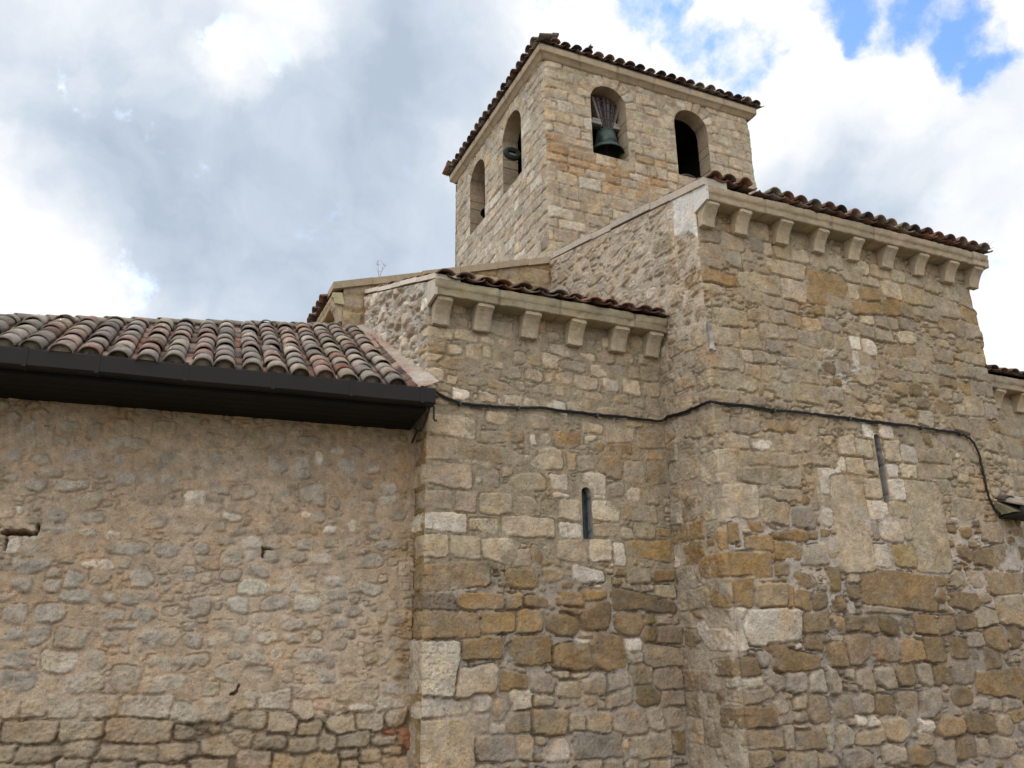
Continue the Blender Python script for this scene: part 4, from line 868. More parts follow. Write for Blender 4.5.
# the plastered flank of the cornice and the flat coping along the rake
m = MB(); m.add([(CX0-.005, 7.735, 7.36), (CX0-.005, 8.02, 7.30), (CX0-.005, 8.02, 7.66), (CX0-.005, 7.735, 7.58), (CX0+.03, 7.735, 7.36), (CX0+.03, 8.02, 7.30), (CX0+.03, 8.02, 7.66), (CX0+.03, 7.735, 7.58)],
                [[0, 3, 2, 1], [4, 5, 6, 7], [0, 1, 5, 4], [1, 2, 6, 5], [2, 3, 7, 6], [3, 0, 4, 7]], (.56, .53, .49))
m.build('cornice_flank', M_TRIM, chancel)
def coping(parent, x, y0, y1, rake, thick, out, wide, col, seed):
    g = np.random.default_rng(seed); m = MB(); y = y0
    while y < y1-.05:
        L_ = min(g.uniform(.45, .85), y1-y); dz = g.normal(0, .008); do = g.normal(0, .008)
        a, b = y+.004, y+L_-.004
        V = []
        for yy in (a, b):
            z = rake(yy)-.03
            for (o, dzz) in ((-out-do, .012), (-out-do, thick), (wide, thick+.005), (wide, .0)): V.append((x+o, yy, z+dzz+dz))
        m.add(V, [[0, 1, 2, 3], [7, 6, 5, 4], [0, 4, 5, 1], [1, 5, 6, 2], [2, 6, 7, 3], [3, 7, 4, 0]], np.array(col)*g.normal(1, .06)); y += L_
    return m.build('coping', M_TRIM, parent)
coping(chancel, CX0, 7.73, EY, RAKE_C, .115, .035, .34, pal('WG')*.92, 5)
# right flank, back under the roof
fR = Field(np.arange(0, 4.21, .03), zsC, 31); fR.courses(0, 7.4, (.2, .32), (.25, .5), colC, lambda x, z: .014); fR.solve(lambda u, v: .006+.006*fbm(u, v, 4, 3, 64), mcC)
wall_mesh('wall', chancel, fR, (CX1, CY, 0), (0, 1, 0), (1, 0, 0), M_STONE, corners=[(0, eCR, (-1, 1, 0), 1)])
# cornice, corbels, roof
CORN = [(0, 0), (.245, .0), (.252, .012), (.252, .085), (.262, .098), (.27, .105), (.272, .195), (.262, .21), (.03, .225)]
PC_ = np.array((.325, .262, .18))
sweep('cornice', chancel, CORN, (CX0+.002, CY, CSOF), (1, 0, 0), (0, -1, 0), CX1+.07-CX0, M_TRIM, PC_, seed=1, rough=.006)
CPROF = [(0, .0), (.222, .0), (.228, -.008), (.228, -.045), (.218, -.052), (.178, -.085), (.142, -.13), (.112, -.185), (.094, -.235), (.084, -.285), (.076, -.292), (0, -.292)]
for i in range(9):
    x = (6.43, 6.964, 7.66, 8.31, 8.955, 9.60, 10.235, 10.86, 11.385)[i]
    V, F, c = corbel_mesh((x, CY, CSOF-.001), (1, 0, 0), (0, -1, 0), (.20, .205, .22, .20, .21, .22, .20, .21, .205)[i], CPROF, np.array((.40, .325, .235))*(.98+.05*math.sin(i*2.1)), 40+i)
    recalc(mk('corbel', V, F, M_TRIM, chancel, c, False))
S_C = np.array([0, 1, .2247]); S_C = S_C/np.linalg.norm(S_C); N_C = np.array([0, -S_C[2], S_C[1]])
def deck(name, parent, pts, col, th=.05):
    V = [p for p in pts]+[(p[0], p[1], p[2]-th) for p in pts]; n = len(pts)
    F = [list(range(n)), list(range(2*n-1, n-1, -1))]+[[i, (i+1) % n+0, (i+1) % n+n, i+n][::-1] for i in range(n)]
    return recalc(mk(name, V, F, M_STONE, parent, np.tile(np.array(col), (2*n, 1)), False))
pit = .2385
cols = [((CX0+.125+pit*i, 7.70, 7.598+(.035 if i < 3 else 0)+.006*math.sin(i*1.7)), S_C, N_C, 4.55) for i in range(22)]
RED = {'red': 3, 'pink': 1.5, 'brown': 3, 'dark': 1.2, 'grey': .8, 'cream': .3}
roofC = tile_roof('roof', chancel, cols, (1, 0, 0), pit, M_TILE, RED, 71, skip=((3, 0),), sag=.005, front=.035, jitter=.6, hgt=.085)
deck('roof_bed', roofC, [(CX0+.02, 7.76, 7.585), (CX1+.05, 7.76, 7.585), (CX1+.05, EY+.6, 7.585+.2247*5.04), (CX0+.02, EY+.6, 7.585+.2247*5.04)], (.2, .15, .11))

# ------------------------------------------------------------------ lower block with six corbels
zsB = np.arange(0, BSOF+.02, RES)
fB = Field(np.arange(0, BX1-BX0+1e-6, RES), zsB, 12)
protB = lambda x, z: .010 if z > 3.0 else (.018 if z > 2.4 else .028)
fB.traced(TR_B, protB, .14)
def colB(x, z, g):
    r = g.random()
    if z > 2.95: return pal('T' if r < .4 else 'TP' if r < .7 else 'GP' if r < .85 else 'P')
    if z > 2.2: return pal('OB' if r < .5 else 'T' if r < .8 else 'WG')
    return pal('G' if r < .4 else 'T' if r < .75 else 'BG')
fB.fill([(.2, .3, .5, .8, 300), (.11, .18, .5, .85, 700), (.06, .11, .5, .9, 1200), (.035, .06, .5, 1, 1200)], colB, protB, rnd=.7, gap=.012)
def hmB(u, v):
    hi = .002+.0045*fbm(u, v, 3, 3, 150)+.003*fbm(u, v, 18, 2, 151)-.006*sstep(.3, .5, fbm(u, v, 5, 3, 154))
    lo = -.004+.009*fbm(u, v, 3, 3, 152)+.006*fbm(u, v, 15, 3, 153)-.045*sstep(.16, .45, fbm(u, v, 6, 3, 155))
    k = sstep(2.75, 2.45, v); return hi*(1-k)+lo*k
def mcB(u, v):
    a = np.array((.285, .232, .162)); b = np.array((.32, .27, .22))
    k = sstep(2.75, 2.35, v+.2*fbm(u, v, 2, 2, 156))[..., None]; return a*(1-k)+b*k
fB.solve(hmB, mcB, relief=.034, grow=np.where(fB.v > 4.7, .012, .010), crack=np.where(fB.v > 2.7, .024, .060), pits=((.95, 2.005, .06, .016, .035), (1.55, 1.83, .010, .045, .035)))
eBz = lambda z: eB(z)
wall_mesh('wall', chapel, fB, (BX0, BY, 0), (1, 0, 0), (0, -1, 0), M_STONE, cut=lambda u, v: -arch_sdf(u, v, *SL_B), corners=[(0, eBz, (1, 1, 0), 1)])
slit(chapel, (BX0, BY, 0), SL_B, .13)
fBs = Field(np.concatenate([np.arange(0, .5, .014), np.arange(.5, EY-BY+.01, .022)]), np.arange(0, 7.4, RES), 22, warp=.02)
colBs = lambda x, z, g: pal('OT' if g.random() < .6 else 'T') if z < 4.3 else pal(('GW', 'W', 'GP', 'WT', 'WG')[g.integers(0, 5)])*1.05
fBs.quoins(TR_B, 140, 6)
fBs.fill([(.26, .42, .4, .7, 250), (.16, .26, .45, .8, 800), (.08, .16, .5, .9, 2000), (.04, .08, .6, 1, 2500)], colBs, lambda x, z: .034, rnd=.8, region=lambda x, z: z > 4 or x < .6, gap=.003)
fBs.solve(lambda u, v: .002+.012*fbm(u, v, 4, 3, 160)-.03*sstep(.1, .5, fbm(u, v, 6, 3, 161)), lambda u, v: np.where((v < 4.4)[..., None], np.array((.27, .185, .09)), np.array((.38, .345, .295))), relief=.045, rough=.010)
wall_mesh('wall', chapel, fBs, (BX0, BY, 0), (0, 1, 0), (-1, 0, 0), M_ROUGH,
          cut=lambda u, v: np.minimum(RAKE_B(u+BY)-.03-v, np.maximum(.6-u, v-ROOF_A(u+BY)+.3)), corners=[(0, eBz, (1, 1, 0), 1)])
m = MB(); m.add([(BX0-.004, 8.785, 5.88), (BX0-.004, 9.07, 5.84), (BX0-.004, 9.07, 6.16), (BX0-.004, 8.785, 6.08), (BX0+.03, 8.785, 5.88), (BX0+.03, 9.07, 5.84), (BX0+.03, 9.07, 6.16), (BX0+.03, 8.785, 6.08)],
                [[0, 3, 2, 1], [4, 5, 6, 7], [0, 1, 5, 4], [1, 2, 6, 5], [2, 3, 7, 6], [3, 0, 4, 7]], pal('WG'))
m.build('cornice_flank', M_TRIM, chapel)
coping(chapel, BX0, 8.78, EY-.02, RAKE_B, .075, .03, .32, pal('W'), 6)
sweep('cornice', chapel, [(a, b*.95) for a, b in CORN], (BX0+.002, BY, BSOF), (1, 0, 0), (0, -1, 0), BX1-BX0-.004, M_TRIM, np.array((.31, .255, .175)), seed=2, rough=.006)
for i, x in enumerate((3.13, 3.66, 4.305, 4.955, 5.60, 6.13)):
    V, F, c = corbel_mesh((x, BY, BSOF-.001), (1, 0, 0), (0, -1, 0), (.20, .22, .225, .215, .225, .215)[i], [(a, b*1.05) for a, b in CPROF], np.array((.37, .305, .22))*(.98+.05*math.sin(i*2.7)), 60+i)
    recalc(mk('corbel', V, F, M_TRIM, chapel, c, False))
S_B = np.array([0, 1, .367]); S_B = S_B/np.linalg.norm(S_B); N_B = np.array([0, -S_B[2], S_B[1]])
pit = .2515
cols = [((BX0+.13+pit*i, 8.74, 6.085+.007*math.sin(i*2.3)), S_B, N_B, 3.6) for i in range(13)]
roofB = tile_roof('roof', chapel, cols, (1, 0, 0), pit, M_TILE, {'red': 3, 'pink': 3, 'brown': 1.5, 'grey': 1.2, 'cream': .6}, 72, sag=.005, front=.02)
deck('roof_bed', roofB, [(BX0+.02, 8.8, 6.072), (BX1, 8.8, 6.072), (BX1, EY+.02, 6.072+.367*3.42), (BX0+.02, EY+.02, 6.072+.367*3.42)], (.2, .15, .11))

# ------------------------------------------------------------------ transept gable behind
EX0 = 2.62
RAKE_E = lambda x: 7.36+.309*(x-2.48)
fE = Field(np.arange(0, 4.4, .024), np.arange(4.5, 8.9, .024), 23)
colE = lambda x, z, g: pal(('TO', 'OT', 'TO', 'OT', 'T')[g.integers(0, 5)])*1.08
fE.courses(4.5, 8.9, (.24, .34), (.35, .7), colE, lambda x, z: .014, gap=.014)
fE.solve(lambda u, v: .008+.006*fbm(u, v, 4, 3, 170), lambda u, v: np.array((.30, .225, .13))*np.ones(u.shape+(1,)))
wall_mesh('wall', transept, fE, (EX0, EY, 0), (1, 0, 0), (0, -1, 0), M_STONE, cut=lambda u, v: RAKE_E(u+EX0)-.02-v)
m = MB(); g = np.random.default_rng(8); x = 2.44
while x < 6.9:
    L_ = g.uniform(.5, .9); L_ = min(L_, 6.95-x); a, b = x+.003, x+L_-.003; V = []; dz = g.normal(0, .006)
    for xx in (a, b):
        z = RAKE_E(xx)+dz
        for (yy, q) in ((EY-.06, -.03), (EY-.07, .085), (EY+.35, .09), (EY+.35, -.03)): V.append((xx, yy, z+q))
    m.add(V, [[0, 1, 2, 3], [7, 6, 5, 4], [0, 4, 5, 1], [1, 5, 6, 2], [2, 6, 7, 3], [3, 7, 4, 0]], pal('T')*g.normal(1.05, .06)); x += L_
recalc(m.build('coping', M_TRIM, transept))
fEl = Field(np.arange(0, 5.6, .05), np.arange(0, 7.1, .05), 24); fEl.courses(0, 7.1, (.24, .34), (.35, .7), colE, lambda x, z: .014); fEl.solve(lambda u, v: .008+.0*u, lambda u, v: np.array((.30, .225, .13))*np.ones(u.shape+(1,)))
wall_mesh('wall', transept, fEl, (EX0, EY, 0), (0, 1, 0), (-1, 0, 0), M_STONE)
sweep('cornice', transept, [(0, 0), (.14, 0), (.15, .01), (.15, .09), (.165, .1), (.17, .17), (.02, .19)], (EX0, EY-.05, 7.08), (0, 1, 0), (-1, 0, 0), 5.6, M_TRIM, pal('PK'), seed=3)
for k in range(6):
    V, F, c = corbel_mesh((EX0, EY+.12+k*.75, 7.079), (0, 1, 0), (-1, 0, 0), .24, [(a*.6, b*.95) for a, b in CPROF], pal('P'), 80+k)
    recalc(mk('corbel', V, F, M_TRIM, transept, c, False))
S_E = np.array([1, 0, .309]); S_E = S_E/np.linalg.norm(S_E); N_E = np.array([-S_E[2], 0, S_E[0]])
cols = [((2.40, EY+.42+.25*i, 7.285), S_E, N_E, 4.3 if EY+.42+.25*i < 12.75 else 4.25) for i in range(20)]
roofE = tile_roof('roof', transept, cols, (0, 1, 0), .25, M_TILE, {'brown': 3, 'dark': 2, 'red': 1, 'grey': 1}, 73, front=.05)
deck('roof_bed', roofE, [(2.46, EY+.05, 7.27), (2.46, 17.8, 7.27), (6.9, 17.8, 7.27+.309*4.44), (6.9, EY+.05, 7.27+.309*4.44)], (.2, .15, .11))
fEb = np.array([(6.3, EY, 0), (11.6, EY, 0), (11.6, EY, 8.6), (6.3, EY, 8.6)])

# ------------------------------------------------------------------ bell tower
zsT = np.arange(6.4, TSOF+.02, .021)
WF = [(8.085-TX0, .425, 11.55, 13.27), (10.165-TX0, .435, 11.55, 13.27)]      # openings of the front face (u from the front-left corner)
WL = [(14.39-TY0, .49, 11.50, 13.25), (16.40-TY0, .475, 11.50, 13.24)]       # openings of the left face
def tower_face(seed, us, wins, colf, mcol, gapm, prot):
    f = Field(us, zsT, seed, warp=.010)
    for (uc, hw, z0, z1) in wins:                      # voussoirs
        zs = z1-hw; n = 9
        for k in range(n):
            a = math.pi*(k+.5)/n; r = hw+.16
            f.stone(uc+r*math.cos(a), zs+r*math.sin(a), .30, (hw+.16)*math.pi/n-.012, pal(('P', 'WP', 'PT', 'P')[k % 4]), ang=a, prot=.014, sharp=True)
    def skip(x, z, w, h):
        for (uc, hw, z0, z1) in wins:
            zs = z1-hw
            if z > zs-.02 and math.hypot(max(0, abs(x-uc)-w*.3), max(0, z-zs-h*.3)) < hw+.30: return True
            if abs(x-uc) < hw-.02+w*.0 and z0 < z < z1: return True
        return False
    f.courses(6.4, 13.55, (.18, .31), (.22, .62), colf, prot, skip=skip, gap=.010)
    f.fill([(.16, .26, .5, .8, 300), (.08, .16, .5, .9, 600)], colf, prot, rnd=.3, gap=.01)
    f.solve(lambda u, v: .002+.004*fbm(u, v, 3, 3, 190+seed)-.012*sstep(.25, .5, fbm(u, v, 5, 3, 191+seed)), mcol, relief=.03, rough=.005)
    return f
def colTf(x, z, g):  # tower stones kept paler: stronger light up high put into the colour
    r = g.random(); rust = math.exp(-((z-11.05)/.40)**2)*(1 if x < 3.4 else .5)
    if r < .5*rust+.03: return np.array((.36, .225, .115))*g.uniform(.9, 1.15)
    if z < 10.8 and r < .4: return pal('TP')*1.02
    if r < .40: return pal('TP')*1.08
    if r < .66: return pal('P')*1.06
    if r < .80: return pal('WP')*.95
    if r < .92: return pal('PT')*1.05
    return pal('GP')*1.1
def colTl(x, z, g):
    r = g.random()
    if x < .45: return pal('GT')*1.1
    return pal('W')*.95 if r < .25 else pal('GP')*1.15 if r < .5 else pal('WG') if r < .75 else pal('PT')
one = lambda c: (lambda u, v: np.array(c)*np.ones(u.shape+(1,)))
pale = lambda fn, q: (lambda x, z, g: fn(x, z, g)*(1-q)+q*np.array((.45, .395, .31)))
fTf = tower_face(13, np.arange(0, TX1-TX0+1e-6, .021), WF, pale(colTf, .12), lambda u, v: np.array((.34, .27, .19))*np.where(np.exp(-((v-11.1)/.45)**2)[..., None]*sstep(-.2, .3, fbm(u, v, 2, 3, 199))[..., None] > .35, np.array((1.08, .86, .62)), 1.0), .012, lambda x, z: .013)
fTl = tower_face(14, np.arange(0, TY1-TY0+1e-6, .021), WL, pale(colTl, .38), one((.37, .325, .265)), .012, lambda x, z: .016)
def wcut(wins): return lambda u, v: -np.maximum(arch_sdf(u, v, *wins[0]), arch_sdf(u, v, *wins[1]))
wall_mesh('wall', tower, fTf, (TX0, TY0, 0), (1, 0, 0), (0, -1, 0), M_STONE, cut=wcut(WF), corners=[(0, eT, (1, 1, 0), 1), (TX1-TX0, eT, (-1, 1, 0), 1)])
wall_mesh('wall', tower, fTl, (TX0, TY0, 0), (0, 1, 0), (-1, 0, 0), M_STONE, cut=wcut(WL), corners=[(0, eT, (1, 1, 0), 1), (TY1-TY0, eT, (1, -1, 0), 1)])
for w in WF: reveal('window_reveal', tower, (TX0, TY0, 0), (1, 0, 0), (0, -1, 0), *w, .36, M_TRIM, pal('PT')*.85, seed=int(w[0]*10))
for w in WL: reveal('window_reveal', tower, (TX0, TY0, 0), (0, 1, 0), (-1, 0, 0), *w, .36, M_TRIM, pal('TP')*.85, seed=int(w[0]*10)+3)
fTr = Field(np.arange(0, TY1-TY0+1e-6, .06), zsT, 15); fTr.courses(6.4, 13.55, (.17, .27), (.2, .55), colTl, lambda x, z: .013); fTr.solve(lambda u, v: .007+0*u, one((.30, .25, .17)))
wall_mesh('wall', tower, fTr, (TX1, TY0, 0), (0, 1, 0), (1, 0, 0), M_STONE, corners=[(0, eT, (-1, 1, 0), 1)])
fTb = Field(np.arange(0, TX1-TX0+1e-6, .06), np.arange(6.4, TSOF+.02, .06), 16); fTb.courses(6.4, 13.55, (.17, .27), (.2, .55), colTl, lambda x, z: .013); fTb.solve(lambda u, v: .007+0*u, one((.30, .25, .17)))
wall_mesh('wall', tower, fTb, (TX0, TY1, 0), (1, 0, 0), (0, 1, 0), M_STONE)
# belfry: dark plank ceiling, floor and the inner wall faces
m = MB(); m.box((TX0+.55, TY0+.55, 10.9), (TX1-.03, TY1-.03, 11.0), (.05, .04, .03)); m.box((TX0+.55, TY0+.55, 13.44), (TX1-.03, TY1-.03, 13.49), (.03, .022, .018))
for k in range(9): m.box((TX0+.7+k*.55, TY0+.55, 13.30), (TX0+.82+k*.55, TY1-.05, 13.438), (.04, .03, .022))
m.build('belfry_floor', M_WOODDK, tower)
m = MB(); m.box((TX1-.6, TY0+.63, 11.0), (TX1-.05, TY1-.05, 13.43)); m.box((TX0+.6, TY1-.6, 11.0), (TX1-.61, TY1-.05, 13.43)); m.build('belfry_lining', M_SHADE, tower)
def lining(wins, O, U, N, L_):
    """inner skin of a pierced wall, round its openings"""
    O, U, N = [np.array(a, float) for a in (O, U, N)]
    us = np.arange(.36, L_-.34, .04); vs = np.arange(11.0, 13.45, .04); u, v = np.meshgrid(us, vs)
    keep = -np.maximum(arch_sdf(u, v, *wins[0]), arch_sdf(u, v, *wins[1])) > -.03
    P = O+u[..., None]*U+v[..., None]*np.array([0, 0, 1.])-.352*N
    idx = np.arange(u.size).reshape(u.shape); F = np.stack([idx[:-1, :-1], idx[:-1, 1:], idx[1:, 1:], idx[1:, :-1]], -1).reshape(-1, 4)
    F = F[keep.ravel()[F].all(1)]; mk('belfry_lining', P.reshape(-1, 3), F, M_SHADE, tower, None, False)
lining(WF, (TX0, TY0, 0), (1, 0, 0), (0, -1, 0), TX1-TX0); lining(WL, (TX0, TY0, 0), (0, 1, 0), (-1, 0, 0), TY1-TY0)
# mitred tower cornice, one ring
TP = [(0, 0), (.02, .0), (.05, .03), (.085, .075), (.12, .10), (.135, .105), (.14, .12), (.145, .24), (.135, .255), (0, .262)]
V = []; C = []; Fq = []; per = []; 
cx_, cy_ = (TX0+TX1)/2, (TY0+TY1)/2
def ring_pts(o):
    a, b, c, d = TX0-o, TX1+o, TY0-o, TY1+o; P = []
    for (p, q) in (((a, c), (b, c)), ((b, c), (b, d)), ((b, d), (a, d)), ((a, d), (a, c))):
        for k in range(90): t = k/90; P.append((p[0]+(q[0]-p[0])*t, p[1]+(q[1]-p[1])*t))
    return P
n_r = 360; gg = np.random.default_rng(91); bcol = gg.normal(1, .07, 40)
for i, (o, z) in enumerate(TP):
    for k, (px, py) in enumerate(ring_pts(o)):
        q = .006*float(fbm(np.array(k*.12), np.array(i*.2), 3, 3, 92)); jn = (k % 15 == 0) and o > .03
        dx, dy = px-cx_, py-cy_; 
        V.append((px-dx*.001*(4 if jn else 0)+q, py-dy*.001*(4 if jn else 0)+q, TSOF+z+q*.6)); C.append(np.array((.37, .295, .205))*bcol[k//15]*(.75 if jn else 1)*(1+.1*float(fbm(np.array(k*.06), np.array(i*.1), 3, 3, 95))))
for i in range(len(TP)-1):
    for k in range(n_r): k2 = (k+1) % n_r; Fq.append([i*n_r+k, i*n_r+k2, (i+1)*n_r+k2, (i+1)*n_r+k])
recalc(mk('cornice', V, Fq, M_TRIM, tower, C, True))
# hipped tile roof
BR = {'brown': 4, 'dark': 3, 'grey': 2, 'red': 1.2, 'cream': .5, 'pink': .7}
ov = .20; sl = .36
def hip_face(P0, U, S2, length, depth, seed, parent):
    U = np.array(U, float); S2 = np.array(S2, float); S = S2+np.array([0, 0, sl]); S /= np.linalg.norm(S)
    Nn = np.cross(U, S); Nn = Nn if Nn[2] > 0 else -Nn
    n = int(length/.25); p = length/n; cols = []
    for i in range(n):
        t = p*(i+.5); run = min(t, length-t, depth)/S[:2].dot(S2[:2])*1.0
        cols.append((np.array(P0)+U*t, S, Nn, max(.35, run-.05)))
    return tile_roof('roof_slope', parent, cols, U, p, M_TILE, BR, seed, sag=.005, front=.03, jitter=.55, hgt=.085)
LX, LY = TX1-TX0+2*ov, TY1-TY0+2*ov; zt = TTOP+.012
apex = np.array([cx_, cy_, zt+sl*LY/2])
roofT = deck('roof', tower, [(TX0-ov+.06, TY0-ov+.06, zt), (TX1+ov-.06, TY0-ov+.06, zt), (TX1+ov-.06, TY1+ov-.06, zt), (TX0-ov+.06, TY1+ov-.06, zt)], (.15, .11, .09), .03)
hip_face((TX0-ov, TY0-ov, zt), (1, 0, 0), (0, 1, 0), LX, LY/2, 74, roofT); hip_face((TX0-ov, TY1+ov, zt), (0, -1, 0), (1, 0, 0), LY, LX/2, 75, roofT)
hip_face((TX1+ov, TY0-ov, zt), (0, 1, 0), (-1, 0, 0), LY, LX/2, 76, roofT); hip_face((TX1+ov, TY1+ov, zt), (-1, 0, 0), (0, -1, 0), LX, LY/2, 77, roofT)
A = dict(V=[], F=[], C=[], n=0); g = np.random.default_rng(78)
for (hx, hy) in ((TX0-ov, TY0-ov), (TX1+ov, TY0-ov), (TX1+ov, TY1+ov), (TX0-ov, TY1+ov)):
    b0 = np.array([hx, hy, zt+.04]); S = apex-b0; Ln = np.linalg.norm(S); S = S/Ln; U = np.cross(S, (0, 0, 1)); U /= np.linalg.norm(U); Nn = np.cross(U, S)
    for k in range(int(Ln/.35)): add_tile(A, b0+S*(k*.35+.2)-Nn*.01, U, S-Nn*.04, Nn, .10, .085, .44, .075, tile_cols(g, BR), g)
mk('hip_tiles', np.concatenate(A['V']), A['F'], M_TILE, roofT, np.concatenate(A['C']), True)
m = MB(); m.add([(TX0-ov+.05, TY0-ov+.05, zt), (TX1+ov-.05, TY0-ov+.05, zt), (TX1+ov-.05, TY1+ov-.05, zt), (TX0-ov+.05, TY1+ov-.05, zt), tuple(apex-np.array([0, 0, .03]))], [[0, 1, 4], [1, 2, 4], [2, 3, 4], [3, 0, 4]], (.15, .11, .09)); m.build('roof_bed', M_STONE, roofT)

# ------------------------------------------------------------------ annex with its tiled roof and gutter
uA = np.concatenate([np.arange(-6.75, -4.55, .06), np.arange(-4.5, .001, .0125)])
zsA = np.arange(0, 4.42, RES)
fA = Field(uA, zsA, 17, warp=.016)
protA = lambda x, z: .026 if z < 1.28 else .016
fA.traced(TR_A, protA, 0, 1.45)
fA.st = [((q[0]*.82+np.array((.37, .345, .31))*.36) if q[4] > 1.25 else q[0],)+q[1:] for q in fA.st]
colA = lambda x, z, g: pal(('T', 'TG', 'T', 'G', 'TO', 'P')[g.integers(0, 6)]) if z < 1.25 else pal(('G', 'GT', 'GW', 'G', 'T')[g.integers(0, 5)])
fA.fill([(.2, .34, .45, .7, 260), (.12, .2, .5, .8, 900), (.06, .12, .5, .9, 1500)], colA, lambda x, z: .024, rnd=.8, region=lambda x, z: z < 1.22 or x < -4.4, gap=.004)
fA.fill([(.14, .26, .45, .75, 500), (.07, .14, .5, .9, 1500), (.035, .07, .5, 1, 1500)], lambda x, z, g: .4*colA(x, z, g)+.6*np.array((.40, .33, .25)), lambda x, z: .013, rnd=.7, region=lambda x, z: z >= 1.2, gap=.006)
fA.fill([(.03, .06, .5, 1, 2500)], colA, lambda x, z: .016, rnd=.6, region=lambda x, z: z < 1.25, gap=.002)
def hmA(u, v):
    up_ = .0025+.008*fbm(u, v, 2.5, 3, 80)+.014*fbm(u, v, 8, 6, 81, .6)
    k = sstep(1.30, 1.12, v+.16*fbm(u, v, 1.8, 2, 82)+.16*sstep(-1.6, -.4, u)*0)
    return up_*(1-k)+(-.042+.02*fbm(u, v, 5, 2, 83))*k
mcA = lambda u, v: np.array((.41, .312, .222))*(1+.16*fbm(u, v, 1.3, 3, 87)[..., None]*np.array((.6, .9, 1.3)))*np.where((sstep(1.3, 1.15, v) > .5)[..., None], .55, 1.0)
fA.solve(hmA, mcA, relief=.030, grow=.010, rough=.010, crack=np.where(fA.v > 1.25, .026, .055), pits=((-4.00, 2.975, .16, .026, .12), (-3.84, 3.01, .016, .06, .06), (-4.10, 2.88, .012, .08, .06), (-1.61, 2.90, .06, .014, .05), (-1.65, 2.84, .011, .05, .05), (-1.83, 1.44, .035, .016, .05), (-1.79, 1.49, .012, .04, .05)))
def stA(u, v, col):
    k = (np.exp(-((u+.12)/.11)**2)*sstep(.6, 1.2, v)*sstep(-.3, .3, fbm(u, v, 3, 3, 84)))[..., None]*.55
    col = col*(1-k)+np.array((.27, .18, .085))*k
    q = (sstep(.15, .5, fbm(u, v*1.6, 2.2, 4, 86))*np.exp(-((u+2.9)/.5)**2-((v-3.98)/.25)**2))[..., None]*.8       # greenish algae patch
    col = col*(1-q)+np.array((.19, .17, .12))*q
    return col
fA.col = np.clip(stA(fA.u, fA.v, fA.col), .01, .9)
wall_mesh('wall', annex, fA, AO, AU, AN, M_STONE)
# far end wall of the annex
m = MB(); e0 = AO-AU*6.75; m.add([e0, e0+np.array([0, 0, 4.4]), e0-AN*6+np.array([0, 0, 4.4]), e0-AN*6], [[0, 1, 2, 3]], (.3, .23, .15)); recalc(m.build('wall', M_STONE, annex))
# eaves: gutter, boarded soffit
EV = AO+AN*.84                                   # eave line in plan, top of slope at z 4.575
zE = 4.585
m = MB()
GP = [(.0, .0), (.012, .012), (.012, .165), (.006, .178), (-.018, .178), (-.018, .158), (-.006, .158), (-.006, .02), (-.13, .02), (-.13, .15), (-.142, .15), (-.142, .0)]
G0 = EV+AN*.135+np.array([0, 0, 4.395])
n = len(GP); V = []; L_g = np.concatenate([np.arange(-6.95, .02, .9), [-.03]])
for t in L_g:
    dz = .004*math.sin(t*3.1)+.003*math.sin(t*.8)-.002
    for (o, z) in GP: V.append(G0+AU*t+AN*o+np.array([0, 0, z+dz]))
F = [[k*n+i, k*n+(i+1) % n, (k+1)*n+(i+1) % n, (k+1)*n+i] for k in range(len(L_g)-1) for i in range(n)]+[list(range(n)), [(len(L_g)-1)*n+i for i in range(n)][::-1]]
m.add(V, F); gutter = recalc(m.build('gutter', M_GUTTER, annex))
for t in (-6.7, -5.8, -4.9, -4.02, -3.4, -2.6, -1.75, -.95, -.18):        # joint collars and clips
    m = MB(); Mx = Matrix(((AU[0], -AN[0], 0, 0), (AU[1], -AN[1], 0, 0), (0, 0, 1, 0), (0, 0, 0, 1))); Mx.translation = Vector(G0+AU*t)
    m.box((-.02, -.017, -.008), (.02, .0, .186), M=Mx); m.box((-.02, -.015, -.008), (.02, .14, -.003), M=Mx); m.build('gutter_clip', M_GUTTER, gutter)
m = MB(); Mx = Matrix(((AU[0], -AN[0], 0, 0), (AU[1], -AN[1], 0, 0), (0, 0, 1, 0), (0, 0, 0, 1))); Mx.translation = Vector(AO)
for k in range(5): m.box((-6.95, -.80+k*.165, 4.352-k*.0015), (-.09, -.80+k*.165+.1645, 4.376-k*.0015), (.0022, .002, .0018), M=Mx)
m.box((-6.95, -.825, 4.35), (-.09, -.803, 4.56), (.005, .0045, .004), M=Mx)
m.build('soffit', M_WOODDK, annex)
m = MB(); m.box((-.088, -.80, 4.36), (-.06, .02, 4.56), (.11, .095, .08), M=Mx); m.build('end_board', M_WOODDK, annex)
m = MB(); q = lambda u, d, z: AO+AU*u+AN*d+np.array([0, 0, z])
m.tube([q(-.05, .80, 4.40), q(-.05, .66, 4.30), q(-.055, .46, 4.22), q(-.06, .30, 4.27), q(-.06, .04, 4.19)], .014, (.03, .025, .022)); m.tube([q(-.06, .46, 4.22), q(-.09, .5, 4.36)], .012, (.03, .025, .022))
m.tube([q(-.015, .86, 4.40), q(-.015, .86, 4.26), q(.0, .86, 4.235), q(.02, .86, 4.24)], .013, (.03, .025, .022)); m.build('eave_bracket', M_IRON, annex)
